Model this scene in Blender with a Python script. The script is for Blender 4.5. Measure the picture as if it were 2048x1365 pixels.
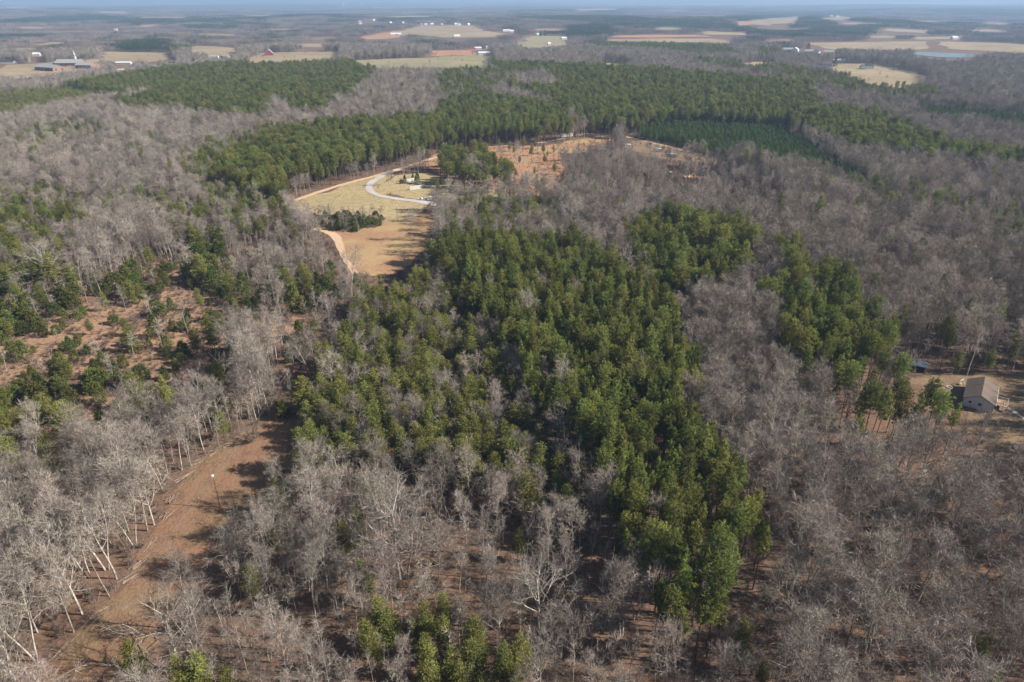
import bpy, math, random
import numpy as np
from mathutils import Vector, Matrix

for _o in list(bpy.data.objects):
    bpy.data.objects.remove(_o)
SC = bpy.context.scene
COL = SC.collection
R = math.radians

# ------------------------------------------------------------------ camera, sky, sun, exposure
CAMZ = 120.0
FPX = 1365.0                      # focal length in pixels of the 2048 wide photograph
PITCH = math.atan(682.5 / FPX)
cam = bpy.data.cameras.new("camera")
cam.sensor_width = 36.0
cam.lens = 36.0 * FPX / 2048.0
cam.clip_start = 1.0
cam.clip_end = 120000.0
camo = bpy.data.objects.new("camera", cam)
COL.objects.link(camo)
camo.location = (0, 0, CAMZ)
camo.rotation_euler = (math.pi / 2 - PITCH, 0, 0)
SC.camera = camo

SUN_EL = R(35.0)
SUN_DIR = Vector((1.0, -0.10, 0)).normalized()          # horizontal direction towards the sun
SUN_AZ = math.atan2(SUN_DIR.x, SUN_DIR.y)               # clockwise from +Y
world = bpy.data.worlds.new("World")
SC.world = world
world.use_nodes = True
wn = world.node_tree
bgn = wn.nodes["Background"]
sky = wn.nodes.new("ShaderNodeTexSky")
sky.sky_type = 'NISHITA'
sky.sun_disc = False
sky.sun_elevation = SUN_EL
sky.sun_rotation = SUN_AZ
sky.altitude = 200
sky.air_density = 1.0
sky.dust_density = 1.0
sky.ozone_density = 1.2
wn.links.new(sky.outputs[0], bgn.inputs[0])
bgn.inputs[1].default_value = 0.055

sl = bpy.data.lights.new("sun", 'SUN')
sl.energy = 5.0
sl.angle = R(0.55)
sl.color = (1.0, 0.93, 0.83)
so = bpy.data.objects.new("sun", sl)
COL.objects.link(so)
sv = Vector((SUN_DIR.x * math.cos(SUN_EL), SUN_DIR.y * math.cos(SUN_EL), math.sin(SUN_EL)))
so.rotation_euler = sv.to_track_quat('Z', 'Y').to_euler()
so.location = (0, 0, 200)

SC.view_settings.view_transform = 'Standard'
SC.view_settings.look = 'None'
SC.view_settings.exposure = 0.72
SC.view_settings.gamma = 1.0
HAZE_DENSITY = 1.18e-4
HAZE_COLOR = (0.42, 0.62, 0.92)

rng = np.random.default_rng(7)
random.seed(7)


# ------------------------------------------------------------------ terrain height and pixel lookup
def sstep(a, b, x):
    t = np.clip((x - a) / (b - a), 0, 1)
    return t * t * (3 - 2 * t)


def H(x, y):
    x = np.asarray(x, float); y = np.asarray(y, float)
    r = np.hypot(x, y)
    n1 = (np.sin(x / 95 + 1.3) * np.cos(y / 110 + 0.4) + 0.6 * np.sin(x / 61 - y / 83 + 2.1))
    n2 = (np.sin(x / 310 + 0.7 + np.sin(y / 520)) + np.cos(y / 270 + x / 640 + 1.1) + 0.6 * np.sin((x + y) / 190))
    n3 = (np.sin(x / 900 + 1.1) + np.cos(y / 760 + x / 2100) + 0.7 * np.sin((x - y) / 600 + 0.5))
    n4 = (np.sin(x / 2600 + 2.0) * np.cos(y / 3100 + 0.5) + 0.6 * np.sin((x * 0.6 - y) / 1900))
    return (0.7 * n1 * sstep(60, 300, r) + 3.0 * (n2 - .6) * sstep(300, 1100, r) + 7.0 * n3 * sstep(1500, 4000, r)
            + 26.0 * n4 * sstep(5000, 14000, r) - 3.0 * sstep(300, 900, r))


def P(px, py, hc=0.0):
    """ground point (terrain + hc) seen at pixel (px, py) of the 2048x1365 photograph"""
    dx = (px - 1024.0) / FPX
    dz = -(py - 682.5) / FPX
    cy = math.cos(PITCH) + dz * math.sin(PITCH)
    cz = -math.sin(PITCH) + dz * math.cos(PITCH)
    cz = min(cz, -0.003)
    t = (CAMZ - hc) / -cz
    for _ in range(14):
        h = float(H(dx * t, cy * t))
        t2 = (CAMZ - hc - h) / -cz
        t = 0.5 * t + 0.5 * t2
    return (dx * t, cy * t)


def P3(px, py, hc=0.0):
    x, y = P(px, py, hc)
    return Vector((x, y, float(H(x, y)) + hc))


def project(x, y, z):
    yy = y * math.cos(PITCH) - (z - CAMZ) * math.sin(PITCH)
    uu = y * math.sin(PITCH) + (z - CAMZ) * math.cos(PITCH)
    yy = np.maximum(yy, 1e-3)
    return 1024 + FPX * x / yy, 682.5 - FPX * uu / yy, yy


def poly(pts, hc=0.0):
    return np.array([P(a, b, hc) for a, b in pts])


def inside(pl, x, y):
    res = np.zeros(x.shape, bool)
    mnx, mny = pl.min(0); mxx, mxy = pl.max(0)
    sel = np.nonzero((x >= mnx) & (x <= mxx) & (y >= mny) & (y <= mxy))[0]
    if not len(sel):
        return res
    sx = x[sel]; sy = y[sel]
    c = np.zeros(len(sel), bool)
    n = len(pl)
    for i in range(n):
        x0, y0 = pl[i]; x1, y1 = pl[(i + 1) % n]
        if y0 == y1:
            continue
        cond = ((y0 > sy) != (y1 > sy)) & (sx < (x1 - x0) * (sy - y0) / (y1 - y0) + x0)
        c ^= cond
    res[sel] = c
    return res


# ------------------------------------------------------------------ materials
def nmat(name):
    m = bpy.data.materials.new(name)
    m.use_nodes = True
    nt = m.node_tree
    b = nt.nodes["Principled BSDF"]
    b.inputs["Specular IOR Level"].default_value = 0.25
    return m, nt, b


def plain(name, col, rough=0.7, metal=0.0, noise=0.12, scale=1.5):
    m, nt, b = nmat(name)
    b.inputs["Roughness"].default_value = rough
    b.inputs["Metallic"].default_value = metal
    tc = nt.nodes.new("ShaderNodeTexCoord")
    nz = nt.nodes.new("ShaderNodeTexNoise"); nz.inputs["Scale"].default_value = scale
    nz.inputs["Detail"].default_value = 5
    nt.links.new(tc.outputs["Object"], nz.inputs["Vector"])
    rp = nt.nodes.new("ShaderNodeValToRGB")
    rp.color_ramp.elements[0].position = 0.3; rp.color_ramp.elements[1].position = 0.7
    rp.color_ramp.elements[0].color = tuple(c * (1 - noise * 1.6) for c in col) + (1,)
    rp.color_ramp.elements[1].color = tuple(min(1, c * (1 + noise)) for c in col) + (1,)
    nt.links.new(nz.outputs[0], rp.inputs[0])
    nt.links.new(rp.outputs[0], b.inputs["Base Color"])
    return m


def foliage(name, dark, mid, light, trans=0.18, objvar=0.35, hue=0.02, mottle=0.0):
    """leaf material: colour differs from clump to clump (face attribute v) and from tree to tree"""
    m, nt, b = nmat(name)
    at = nt.nodes.new("ShaderNodeAttribute"); at.attribute_name = "v"
    rp = nt.nodes.new("ShaderNodeValToRGB")
    e = rp.color_ramp.elements
    e[0].position = 0.0; e[0].color = dark + (1,)
    e[1].position = 1.0; e[1].color = light + (1,)
    k = e.new(0.5); k.color = mid + (1,)
    nt.links.new(at.outputs["Fac"], rp.inputs[0])
    oi = nt.nodes.new("ShaderNodeObjectInfo")
    mr = nt.nodes.new("ShaderNodeMapRange")
    mr.inputs["To Min"].default_value = 1 - objvar; mr.inputs["To Max"].default_value = 1 + objvar
    nt.links.new(oi.outputs["Random"], mr.inputs["Value"])
    hs = nt.nodes.new("ShaderNodeHueSaturation")
    mh = nt.nodes.new("ShaderNodeMapRange")
    mh.inputs["To Min"].default_value = 0.5 - hue; mh.inputs["To Max"].default_value = 0.5 + hue
    mm = nt.nodes.new("ShaderNodeMath"); mm.operation = 'MULTIPLY'; mm.inputs[1].default_value = 7.31
    fr = nt.nodes.new("ShaderNodeMath"); fr.operation = 'FRACT'
    nt.links.new(oi.outputs["Random"], mm.inputs[0]); nt.links.new(mm.outputs[0], fr.inputs[0])
    nt.links.new(fr.outputs[0], mh.inputs["Value"])
    nt.links.new(mh.outputs[0], hs.inputs["Hue"])
    nt.links.new(mr.outputs[0], hs.inputs["Value"])
    nt.links.new(rp.outputs[0], hs.inputs["Color"])
    if mottle:
        tc = nt.nodes.new("ShaderNodeTexCoord"); nz = nt.nodes.new("ShaderNodeTexNoise")
        nz.inputs["Scale"].default_value = 1.1; nz.inputs["Detail"].default_value = 5
        nt.links.new(tc.outputs["Object"], nz.inputs["Vector"])
        rg_ = nt.nodes.new("ShaderNodeMapRange"); rg_.inputs[1].default_value = .38; rg_.inputs[2].default_value = .62
        rg_.inputs["To Min"].default_value = 1 - mottle; rg_.inputs["To Max"].default_value = 1.08
        nt.links.new(nz.outputs[0], rg_.inputs[0])
        mul = nt.nodes.new("ShaderNodeMath"); mul.operation = 'MULTIPLY'
        nt.links.new(mr.outputs[0], mul.inputs[0]); nt.links.new(rg_.outputs[0], mul.inputs[1])
        nt.links.new(mul.outputs[0], hs.inputs["Value"])
    nt.nodes.remove(b)
    df = nt.nodes.new("ShaderNodeBsdfDiffuse")
    out = [n for n in nt.nodes if n.type == 'OUTPUT_MATERIAL'][0]
    nt.links.new(hs.outputs[0], df.inputs[0])
    if trans > 0:
        tr = nt.nodes.new("ShaderNodeBsdfTranslucent")
        mx = nt.nodes.new("ShaderNodeMixShader"); mx.inputs[0].default_value = trans
        nt.links.new(hs.outputs[0], tr.inputs[0])
        nt.links.new(df.outputs[0], mx.inputs[1]); nt.links.new(tr.outputs[0], mx.inputs[2])
        nt.links.new(mx.outputs[0], out.inputs["Surface"])
    else:
        nt.links.new(df.outputs[0], out.inputs["Surface"])
    return m


def ground_mat(name, cols, scales=(0.02, 0.25, 1.6), bump=0.6, bscale=1.2, streak=None):
    """cols: (a,b,c,d) earth colours; large patches, mid clumps, fine litter"""
    m, nt, b = nmat(name)
    b.inputs["Roughness"].default_value = 0.95
    b.inputs["Specular IOR Level"].default_value = 0.05
    tc = nt.nodes.new("ShaderNodeTexCoord")
    src = tc.outputs["Object"]
    if streak:
        mp = nt.nodes.new("ShaderNodeMapping"); mp.inputs["Scale"].default_value = streak[:3]
        mp.inputs["Rotation"].default_value = (0, 0, streak[3])
        nt.links.new(src, mp.inputs[0]); fine_src = mp.outputs[0]
    else:
        fine_src = src

    def nz(s, d=6, vec=src, rough=.62):
        n = nt.nodes.new("ShaderNodeTexNoise")
        n.inputs["Scale"].default_value = s; n.inputs["Detail"].default_value = d
        n.inputs["Roughness"].default_value = rough
        nt.links.new(vec, n.inputs["Vector"])
        return n

    def ramp(n, lo, hi):
        r = nt.nodes.new("ShaderNodeMapRange"); r.inputs[1].default_value = lo; r.inputs[2].default_value = hi
        r.interpolation_type = 'SMOOTHSTEP'
        nt.links.new(n.outputs[0], r.inputs[0]); return r

    def mix(f, a, bb):
        x = nt.nodes.new("ShaderNodeMix"); x.data_type = 'RGBA'
        nt.links.new(f.outputs[0], x.inputs[0])
        for s, i in ((a, 6), (bb, 7)):
            if isinstance(s, tuple): x.inputs[i].default_value = s + (1,)
            else: nt.links.new(s, x.inputs[i])
        return x.outputs[2]
    big = ramp(nz(scales[0]), .38, .62)
    mid = ramp(nz(scales[1], vec=fine_src), .40, .62)
    fin = ramp(nz(scales[2], vec=fine_src), .42, .66)
    c1 = mix(big, cols[0], cols[1])
    c2 = mix(mid, c1, cols[2])
    c3 = mix(fin, c2, cols[3])
    # keep some of the mixed base so that no layer wins outright
    x = nt.nodes.new("ShaderNodeMix"); x.data_type = 'RGBA'; x.inputs[0].default_value = 0.55
    nt.links.new(c1, x.inputs[6]); nt.links.new(c3, x.inputs[7])
    nt.links.new(x.outputs[2], b.inputs["Base Color"])
    bp = nt.nodes.new("ShaderNodeBump"); bp.inputs["Strength"].default_value = bump
    bp.inputs["Distance"].default_value = 0.35
    bn = nz(bscale, 8, fine_src, .7)
    nt.links.new(bn.outputs[0], bp.inputs["Height"])
    nt.links.new(bp.outputs[0], b.inputs["Normal"])
    return m


M = {}
M['litter'] = ground_mat('leaf_litter', ((.195, .120, .082), (.15, .108, .082), (.09, .065, .05), (.265, .165, .115)))
M['corridor'] = ground_mat('mown_clearing', ((.26, .145, .092), (.23, .155, .09), (.13, .075, .052), (.32, .21, .13)),
                           (0.06, .35, 2.2), streak=(1, .6, 1, R(-22)))
M['meadow'] = ground_mat('dry_meadow', ((.42, .325, .175), (.36, .285, .155), (.18, .145, .07), (.54, .43, .26)),
                         (0.03, .22, .7), bump=1.0, bscale=.5)
M['pasture'] = ground_mat('mown_pasture', ((.42, .29, .15), (.34, .175, .105), (.30, .22, .11), (.50, .36, .21)),
                          (0.03, .2, 1.5), streak=(.4, 1.6, 1, R(5)))
M['redsoil'] = ground_mat('red_soil', ((.40, .185, .11), (.38, .25, .15), (.24, .14, .09), (.46, .30, .18)), (0.03, .2, 1.2))
M['scrubsoil'] = ground_mat('scrub_soil', ((.36, .215, .13), (.27, .17, .12), (.18, .115, .08), (.48, .31, .17)), (0.03, .2, 1.2))
M['yard'] = ground_mat('yard_grass', ((.25, .175, .105), (.19, .14, .095), (.14, .10, .06), (.30, .21, .135)), (0.05, .3, 1.2))
M['dirt'] = ground_mat('dirt_track', ((.60, .42, .28), (.54, .37, .24), (.46, .30, .19), (.68, .50, .35)), (0.05, .4, 2.0), bump=.3)
M['gravel'] = ground_mat('pale_gravel', ((.52, .49, .46), (.46, .43, .40), (.36, .33, .30), (.60, .58, .55)), (0.08, .8, 4.0), bump=.3)
M['tanfield'] = ground_mat('far_tan_field', ((.37, .285, .18), (.27, .22, .13), (.22, .165, .11), (.43, .34, .23)), (0.006, .03, .2), streak=(.3, 1.5, 1, .2))
M['greenfield'] = ground_mat('far_green_field', ((.25, .24, .13), (.33, .275, .165), (.20, .20, .105), (.35, .30, .19)), (0.006, .03, .2))
M['redfield'] = ground_mat('far_red_field', ((.42, .20, .12), (.40, .25, .15), (.33, .18, .11), (.46, .26, .17)), (0.006, .03, .2))
M['asphalt'] = ground_mat('worn_asphalt', ((.22, .21, .20), (.19, .18, .18), (.16, .15, .15), (.26, .25, .24)), (0.05, .6, 3.0), bump=.1)

M['bark'] = foliage('grey_bark', (.27, .225, .19), (.40, .355, .31), (.53, .485, .43), 0, .28, .01, .4)
M['palebark'] = foliage('pale_bark', (.38, .335, .29), (.50, .455, .40), (.61, .56, .50), 0, .15, .008, .5)
M['pinebark'] = foliage('pine_bark', (.085, .06, .045), (.13, .095, .075), (.18, .13, .10), 0, .2, .01)
M['twig'] = foliage('bare_twigs', (.205, .17, .140), (.305, .26, .222), (.43, .375, .33), 0.0, .42, .022)
M['needles'] = foliage('pine_needles', (.115, .130, .032), (.24, .265, .070), (.38, .405, .13), .40, .32, .025)
M['scrubneedles'] = foliage('olive_needles', (.115, .122, .034), (.22, .228, .066), (.345, .345, .115), .32, .28, .015)
M['darkneedles'] = foliage('dark_needles', (.065, .105, .03), (.13, .19, .055), (.22, .28, .095), .2, .2, .01)
M['fartwig_shade'] = foliage('far_bare_canopy_shade_tone', (.13, .105, .09), (.215, .175, .155), (.33, .28, .25), 0.0, .50, .02)  # twig colour darkened: self-shadow the coarse groves lack is put into it
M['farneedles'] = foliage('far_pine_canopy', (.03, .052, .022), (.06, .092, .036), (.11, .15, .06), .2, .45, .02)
M['cedar'] = foliage('cedar_foliage', (.07, .085, .024), (.135, .155, .042), (.235, .235, .075), .2, .4, .03)
M['brush'] = foliage('dry_brush', (.13, .09, .07), (.20, .145, .115), (.28, .21, .165), 0, .35, .02)
M['grassdry'] = foliage('dry_grass', (.36, .22, .11), (.50, .34, .18), (.62, .47, .27), .1, .25, .02)


# ------------------------------------------------------------------ mesh building
def mesh_from(name, chunks, mats):
    """chunks: list of (V Nx3, F list/array, material index, v float or array)"""
    Vs, loops, starts, totals, mi, vv = [], [], [], [], [], []
    off = 0; ls = 0
    for V, F, m_, v_ in chunks:
        V = np.asarray(V, np.float32).reshape(-1, 3)
        F = np.asarray(F, np.int32)
        if not len(F):
            continue
        k = F.shape[1]
        Vs.append(V)
        loops.append((F + off).ravel())
        n = len(F)
        starts.append(ls + np.arange(n) * k)
        totals.append(np.full(n, k))
        ls += n * k
        off += len(V)
        mi.append(np.full(n, m_))
        vv.append(np.full(n, v_, np.float32) if np.isscalar(v_) else np.asarray(v_, np.float32))
    me = bpy.data.meshes.new(name)
    V = np.concatenate(Vs); L = np.concatenate(loops)
    st = np.concatenate(starts); tt = np.concatenate(totals)
    me.vertices.add(len(V)); me.vertices.foreach_set("co", V.ravel())
    me.loops.add(len(L)); me.loops.foreach_set("vertex_index", L.astype(np.int32))
    me.polygons.add(len(st)); me.polygons.foreach_set("loop_start", st.astype(np.int32))
    for m_ in mats:
        me.materials.append(m_)
    me.polygons.foreach_set("material_index", np.concatenate(mi).astype(np.int32))
    at = me.attributes.new("v", 'FLOAT', 'FACE')
    at.data.foreach_set("value", np.concatenate(vv).astype(np.float32))
    me.update(calc_edges=True)
    return me


def norm(a):
    return a / np.maximum(np.linalg.norm(a, axis=-1, keepdims=True), 1e-9)


def blades(base, d, L, W, rg):
    n = len(base)
    rnd = rg.normal(size=(n, 3))
    p = norm(np.cross(d, rnd))
    L = np.broadcast_to(L, (n,))[:, None]; W = np.broadcast_to(W, (n,))[:, None]
    V = np.stack([base - p * W / 2, base + p * W / 2, base + d * L], 1).reshape(-1, 3)
    F = np.arange(3 * n).reshape(n, 3)
    return V, F


def leaves(c, d, L, W, rg):
    """small diamond faces centred on c"""
    n = len(c)
    p = norm(np.cross(d, rg.normal(size=(n, 3))))
    L = np.broadcast_to(L, (n,))[:, None]; W = np.broadcast_to(W, (n,))[:, None]
    V = np.stack([c - d * L / 2, c + p * W / 2, c + d * L / 2, c - p * W / 2], 1).reshape(-1, 3)
    return V, np.arange(4 * n).reshape(n, 4)


class Limbs:
    def __init__(s):
        s.V = []; s.F = []; s.v = []; s.n = 0

    def tube(s, pts, rad, k=4, v=.5):
        pts = [np.asarray(p, float) for p in pts]
        idx = []
        for i, p in enumerate(pts):
            a = pts[max(i - 1, 0)]; b = pts[min(i + 1, len(pts) - 1)]
            d = norm(b - a)
            u = np.cross(d, (0.31, 0.17, 0.94) if abs(d[2]) < .9 else (1, 0, 0)); u = norm(u)
            w = np.cross(d, u)
            ring = []
            for j in range(k):
                t = 2 * math.pi * j / k
                s.V.append(p + (u * math.cos(t) + w * math.sin(t)) * rad[i])
                ring.append(s.n); s.n += 1
            idx.append(ring)
        for i in range(len(pts) - 1):
            for j in range(k):
                s.F.append((idx[i][j], idx[i][(j + 1) % k], idx[i + 1][(j + 1) % k], idx[i + 1][j]))
                s.v.append(v)

    def chunk(s, m):
        return (np.array(s.V), np.array(s.F), m, np.array(s.v))


def bare_tree(seed, Ht=20, trunk_frac=.45, spread=1.0, limbs=11, forks=1, thick=1.0, twigs=9, tw=.055, lean=.04, fine=3):
    """leafless hardwood: returns (limbs chunk, twig chunk)"""
    rg = np.random.default_rng(seed)
    L = Limbs(); TB = []; TD = []; TL = []

    def grow(p, d, length, r, lev, up):
        nseg = {0: 7, 1: 5, 2: 3, 3: 2}[lev]
        pts = [p]; rads = [r]
        dd = d.copy(); q = p.copy()
        wig = {0: .05, 1: .16, 2: .24, 3: .25}[lev]
        for i in range(nseg):
            dd = norm(dd + rg.normal(size=3) * wig + np.array([0, 0, up]))
            q = q + dd * length / nseg
            pts.append(q.copy())
            rads.append(r * (1 - (i + 1) / nseg * (.72 if lev else .6)) + .004)
        L.tube(pts, rads, 5 if lev == 0 else (4 if lev == 1 else 3), float(np.clip(rg.normal(.5, .15) + (0.1 if lev < 2 else -.05), 0, 1)))
        if lev == 3 or (lev == fine):
            for k in range(twigs):
                t = rg.uniform(.1, 1); i = min(int(t * nseg), nseg - 1)
                b = pts[i] + (pts[i + 1] - pts[i]) * (t * nseg - i)
                TB.append(b); TD.append(norm(dd + rg.normal(size=3) * .55 + (0, 0, .25))); TL.append(rg.uniform(.7, 1.7))
            return
        nch = {0: limbs, 1: 6, 2: 5}[lev]
        for k in range(nch):
            t = (trunk_frac + (1 - trunk_frac) * (k + rg.uniform(0, .8)) / nch) if lev == 0 else rg.uniform(.25, 1)
            t = min(t, .99)
            i = min(int(t * nseg), nseg - 1)
            b = pts[i] + (pts[i + 1] - pts[i]) * (t * nseg - i)
            if lev == 0:
                az = k * 2.4 + rg.uniform(-.5, .5)
                rel = (t - trunk_frac) / (1 - trunk_frac)
                elev = R(35) + rel * R(30) + rg.uniform(-.2, .2)
                elev = elev / (0.6 + .4 * spread)
                cd = np.array([math.cos(az) * math.cos(elev), math.sin(az) * math.cos(elev), math.sin(elev)])
                ln = Ht * (.36 - .16 * rel) * spread * rg.uniform(.75, 1.15)
                rr = rads[i] * .55
            else:
                side = norm(rg.normal(size=3)); side = norm(side - dd * np.dot(side, dd))
                cd = norm(dd * .75 + side * .75)
                ln = length * rg.uniform(.38, .6); rr = rads[i] * .6
            grow(b, cd, ln, max(rr, .012), lev + 1, .05 if lev else .09)

    base = np.array([0, 0, -.4])
    d0 = norm(np.array([rg.normal() * lean, rg.normal() * lean, 1.0]))
    if forks == 1:
        grow(base, d0, Ht * .86, .19 * thick * Ht / 20, 0, .04)
    else:
        for f in range(forks):
            az = f * 2 * math.pi / forks + rg.uniform(0, 1)
            grow(base + np.array([math.cos(az) * .25, math.sin(az) * .25, 0]),
                 norm(d0 + np.array([math.cos(az), math.sin(az), 0]) * .2), Ht * .83, .15 * thick * Ht / 20, 0, .05)
    TB = np.array(TB); TD = np.array(TD); TL = np.array(TL)
    V, F = blades(TB, TD, TL, tw, rg)
    v = np.clip(rg.normal(.5, .25, len(F)), 0, 1)
    return L.chunk(0), (V, F, 0, v)


def shrub(seed, Ht=2.6, n=14, twn=420, tw=.045):
    rg = np.random.default_rng(seed)
    L = Limbs(); TB = []; TD = []
    for k in range(n):
        az = rg.uniform(0, 6.28); s = rg.uniform(.15, .8)
        d = norm(np.array([math.cos(az) * s, math.sin(az) * s, 1]))
        q = np.array([rg.normal() * .2, rg.normal() * .2, -.1]); pts = [q]
        for i in range(3):
            d = norm(d + rg.normal(size=3) * .15); q = q + d * Ht / 3 * rg.uniform(.7, 1.1); pts.append(q)
        L.tube(pts, [.035, .028, .02, .008], 3, rg.uniform(.2, .7))
        for j in range(twn // n):
            t = rg.uniform(.8, 3); i = min(int(t), 2)
            TB.append(pts[i] + (pts[i + 1] - pts[i]) * (t - i)); TD.append(norm(d * .6 + rg.normal(size=3) * .6 + (0, 0, .2)))
    V, F = blades(np.array(TB), np.array(TD), rg.uniform(.4, .95, len(TB)), tw, rg)
    return L.chunk(0), (V, F, 0, np.clip(rg.normal(.5, .25, len(F)), 0, 1))


def pine(seed, Ht=19, base=.5, rad=2.4, whorls=13, per=5, blade=.5, bw=.2, K=15, droop=.1, flat=False, clump=.5, shape='cone', stubs=True):
    rg = np.random.default_rng(seed)
    L = Limbs()
    lx, ly = rg.normal(size=2) * .25
    tp = [np.array([lx * t * t + math.sin(t * 5 + seed) * .08, ly * t * t, t * Ht * .97 - (.4 if t == 0 else 0)]) for t in np.linspace(0, 1, 7)]
    r0 = .0095 * Ht
    L.tube(tp, [r0 * (1 - .85 * t) for t in np.linspace(0, 1, 7)], 6, .55)

    def tpos(z):
        t = np.clip(z / (Ht * .97), 0, 1) * 6; i = min(int(t), 5); return tp[i] + (tp[i + 1] - tp[i]) * (t - i)
    if stubs:
        for k in range(8):
            z = Ht * rg.uniform(base * .45, base); a = rg.uniform(0, 6.28); l = rg.uniform(.4, 1.3)
            p = tpos(z); L.tube([p, p + np.array([math.cos(a) * l, math.sin(a) * l, rg.uniform(-.1, .3)])], [.03, .01], 3, .6)
    C = []; CV = []; CD = []; CS = []
    off = rg.uniform(0, 6.28)
    lob = rg.uniform(-.25, .25, 3)
    for w in range(whorls):
        t = (w + rg.uniform(0, .5)) / whorls
        z = Ht * (base + (1 - base) * t)
        if shape == 'cone':
            rr = rad * min(1, .45 + 2.2 * t) * (1 - t) ** .55 * 1.12
        else:
            rr = rad * math.sqrt(max(.06, 1 - (1.55 * t - .62) ** 2))
        n = max(3, int(round(per * (rr / rad + .35))))
        for j in range(n):
            a = off + w * 1.1 + j * 6.283 / n + rg.uniform(-.35, .35)
            l = rr * rg.uniform(.62, 1.15) * (1 + lob[0] * math.cos(a) + lob[1] * math.sin(a))
            if l < .25: l = .25
            u = np.array([math.cos(a), math.sin(a), 0])
            p0 = tpos(z)
            rise = (.25 + .5 * t) * l if not flat else (.02 + .35 * t) * l
            p1 = p0 + u * l * .6 + np.array([0, 0, rise * .5 - droop * l])
            p2 = p0 + u * l + np.array([0, 0, rise])
            L.tube([p0, p1, p2], [.04, .028, .012], 3, .4)
            bv = rg.normal(0, .12)
            nc = max(2, int(l / (.42 if not flat else .36)))
            for c in range(nc):
                s = .35 + .65 * (c + .5) / nc
                q = (p0 + (p1 - p0) * s / .6) if s < .6 else (p1 + (p2 - p1) * (s - .6) / .4)
                q = q + rg.normal(size=3) * (np.array([.3, .3, .08]) if flat else np.array([.2, .2, .2]))
                C.append(q); CD.append(u); CV.append(.42 + bv + rg.normal(0, .1)); CS.append(rg.uniform(.75, 1.2))
    for k in range(4):
        C.append(np.array([tp[6][0], tp[6][1], Ht * (.97 + .02 * k)]) + rg.normal(size=3) * .12); CD.append(np.array([0, 0, 1.])); CV.append(.6); CS.append(.8)
    C = np.array(C); CD = np.array(CD); CV = np.array(CV); CS = np.array(CS)
    n = len(C)
    cen = np.repeat(C, K, 0); cs = np.repeat(CS, K)
    if flat:
        o = rg.normal(size=(n * K, 3)) * np.array([.34, .34, .07]) * clump * 2
        d = norm(rg.normal(size=(n * K, 3)) * np.array([1, 1, .35]) + np.array([0, 0, .35]) + np.repeat(CD, K, 0) * .6)
    else:
        o = rg.normal(size=(n * K, 3)) * .34 * clump
        d = norm(rg.normal(size=(n * K, 3)) + np.array([0, 0, .5]) + np.repeat(CD, K, 0) * .5)
    V, F = leaves(cen + o * cs[:, None], d, blade * cs * rg.uniform(.7, 1.25, n * K), bw * cs, rg)
    v = np.clip(np.repeat(CV, K) + rg.normal(0, .13, n * K), 0, 1)
    return L.chunk(0), (V, F, 0, v)


def cedar(seed, Ht=5.5, rad=1.9, n=230, K=9, tip=.55):
    rg = np.random.default_rng(seed)
    L = Limbs(); L.tube([(0, 0, -.2), (0, 0, Ht * .5), (0.05, 0, Ht * .93)], [.10, .07, .02], 5, .5)
    t = rg.uniform(0.02, 1, n) ** .9
    prof = rad * np.minimum(1, .55 + 1.9 * t) * (1 - t) ** tip * 1.1 + .1
    az = rg.uniform(0, 6.28, n); lob = 1 + .18 * np.sin(az * 3 + seed) + .12 * np.sin(az * 5 + t * 9)
    rr = prof * lob * np.sqrt(rg.uniform(.35, 1.05, n))
    C = np.stack([np.cos(az) * rr, np.sin(az) * rr, t * Ht + .15], 1)
    out = np.stack([np.cos(az), np.sin(az), np.full(n, .8)], 1)
    cv = .45 + rg.normal(0, .14, n)
    for k in range(10):
        i = rg.integers(n); L.tube([(0, 0, C[i][2] * .8), C[i]], [.03, .01], 3, .5)
    cen = np.repeat(C, K, 0) + rg.normal(size=(n * K, 3)) * .16
    d = norm(np.repeat(out, K, 0) + rg.normal(size=(n * K, 3)) * .7)
    V, F = leaves(cen, d, rg.uniform(.28, .5, n * K), .2, rg)
    return L.chunk(0), (V, F, 0, np.clip(np.repeat(cv, K) + rg.normal(0, .1, n * K), 0, 1))


KINDS = {}


def register(kind, variants, trunk_mat, crown_mat, tname='trunk', cname='crown'):
    lst = []
    pc = bpy.data.collections.new(kind + '_forms')
    for i, (tr, cr) in enumerate(variants):
        tm = mesh_from(kind + '_trunk', [tr], [M[trunk_mat]])
        cm = mesh_from(kind + '_crown', [cr], [M[crown_mat]])
        jm = mesh_from(kind + '_form', [tr, cr[:2] + (1,) + cr[3:]], [M[trunk_mat], M[crown_mat]])
        po = bpy.data.objects.new('%s_form_%02d' % (kind, i), jm)
        pc.objects.link(po)
        lst.append((tm, cm, po))
    KINDS[kind] = dict(forms=lst, coll=pc, tname=tname, cname=cname, pts=[])


register('pine_tree', [pine(100 + i, Ht=h, base=b, rad=r_, whorls=w, shape=s, per=6, K=14, blade=.46, bw=.15, clump=.42) for i, (h, b, r_, w, s) in enumerate(
    [(19, .54, 2.5, 12, 'cone'), (20.5, .62, 2.3, 10, 'cone'), (17.5, .52, 2.7, 11, 'round'), (19.5, .58, 2.1, 11, 'cone'), (21, .64, 2.6, 9, 'round'), (18.5, .50, 2.3, 12, 'cone')])],
    'pinebark', 'needles')
register('scrub_pine', [pine(200 + i, Ht=h, base=b, rad=r_, whorls=w, per=5, flat=True, K=13, blade=.55, bw=.17, clump=.62, shape='cone', stubs=False) for i, (h, b, r_, w) in enumerate(
    [(12.5, .22, 2.7, 13), (13.5, .28, 2.5, 14), (11.5, .20, 2.9, 11), (13, .3, 2.3, 13), (12, .25, 2.6, 12)])],
    'pinebark', 'scrubneedles')
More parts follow.
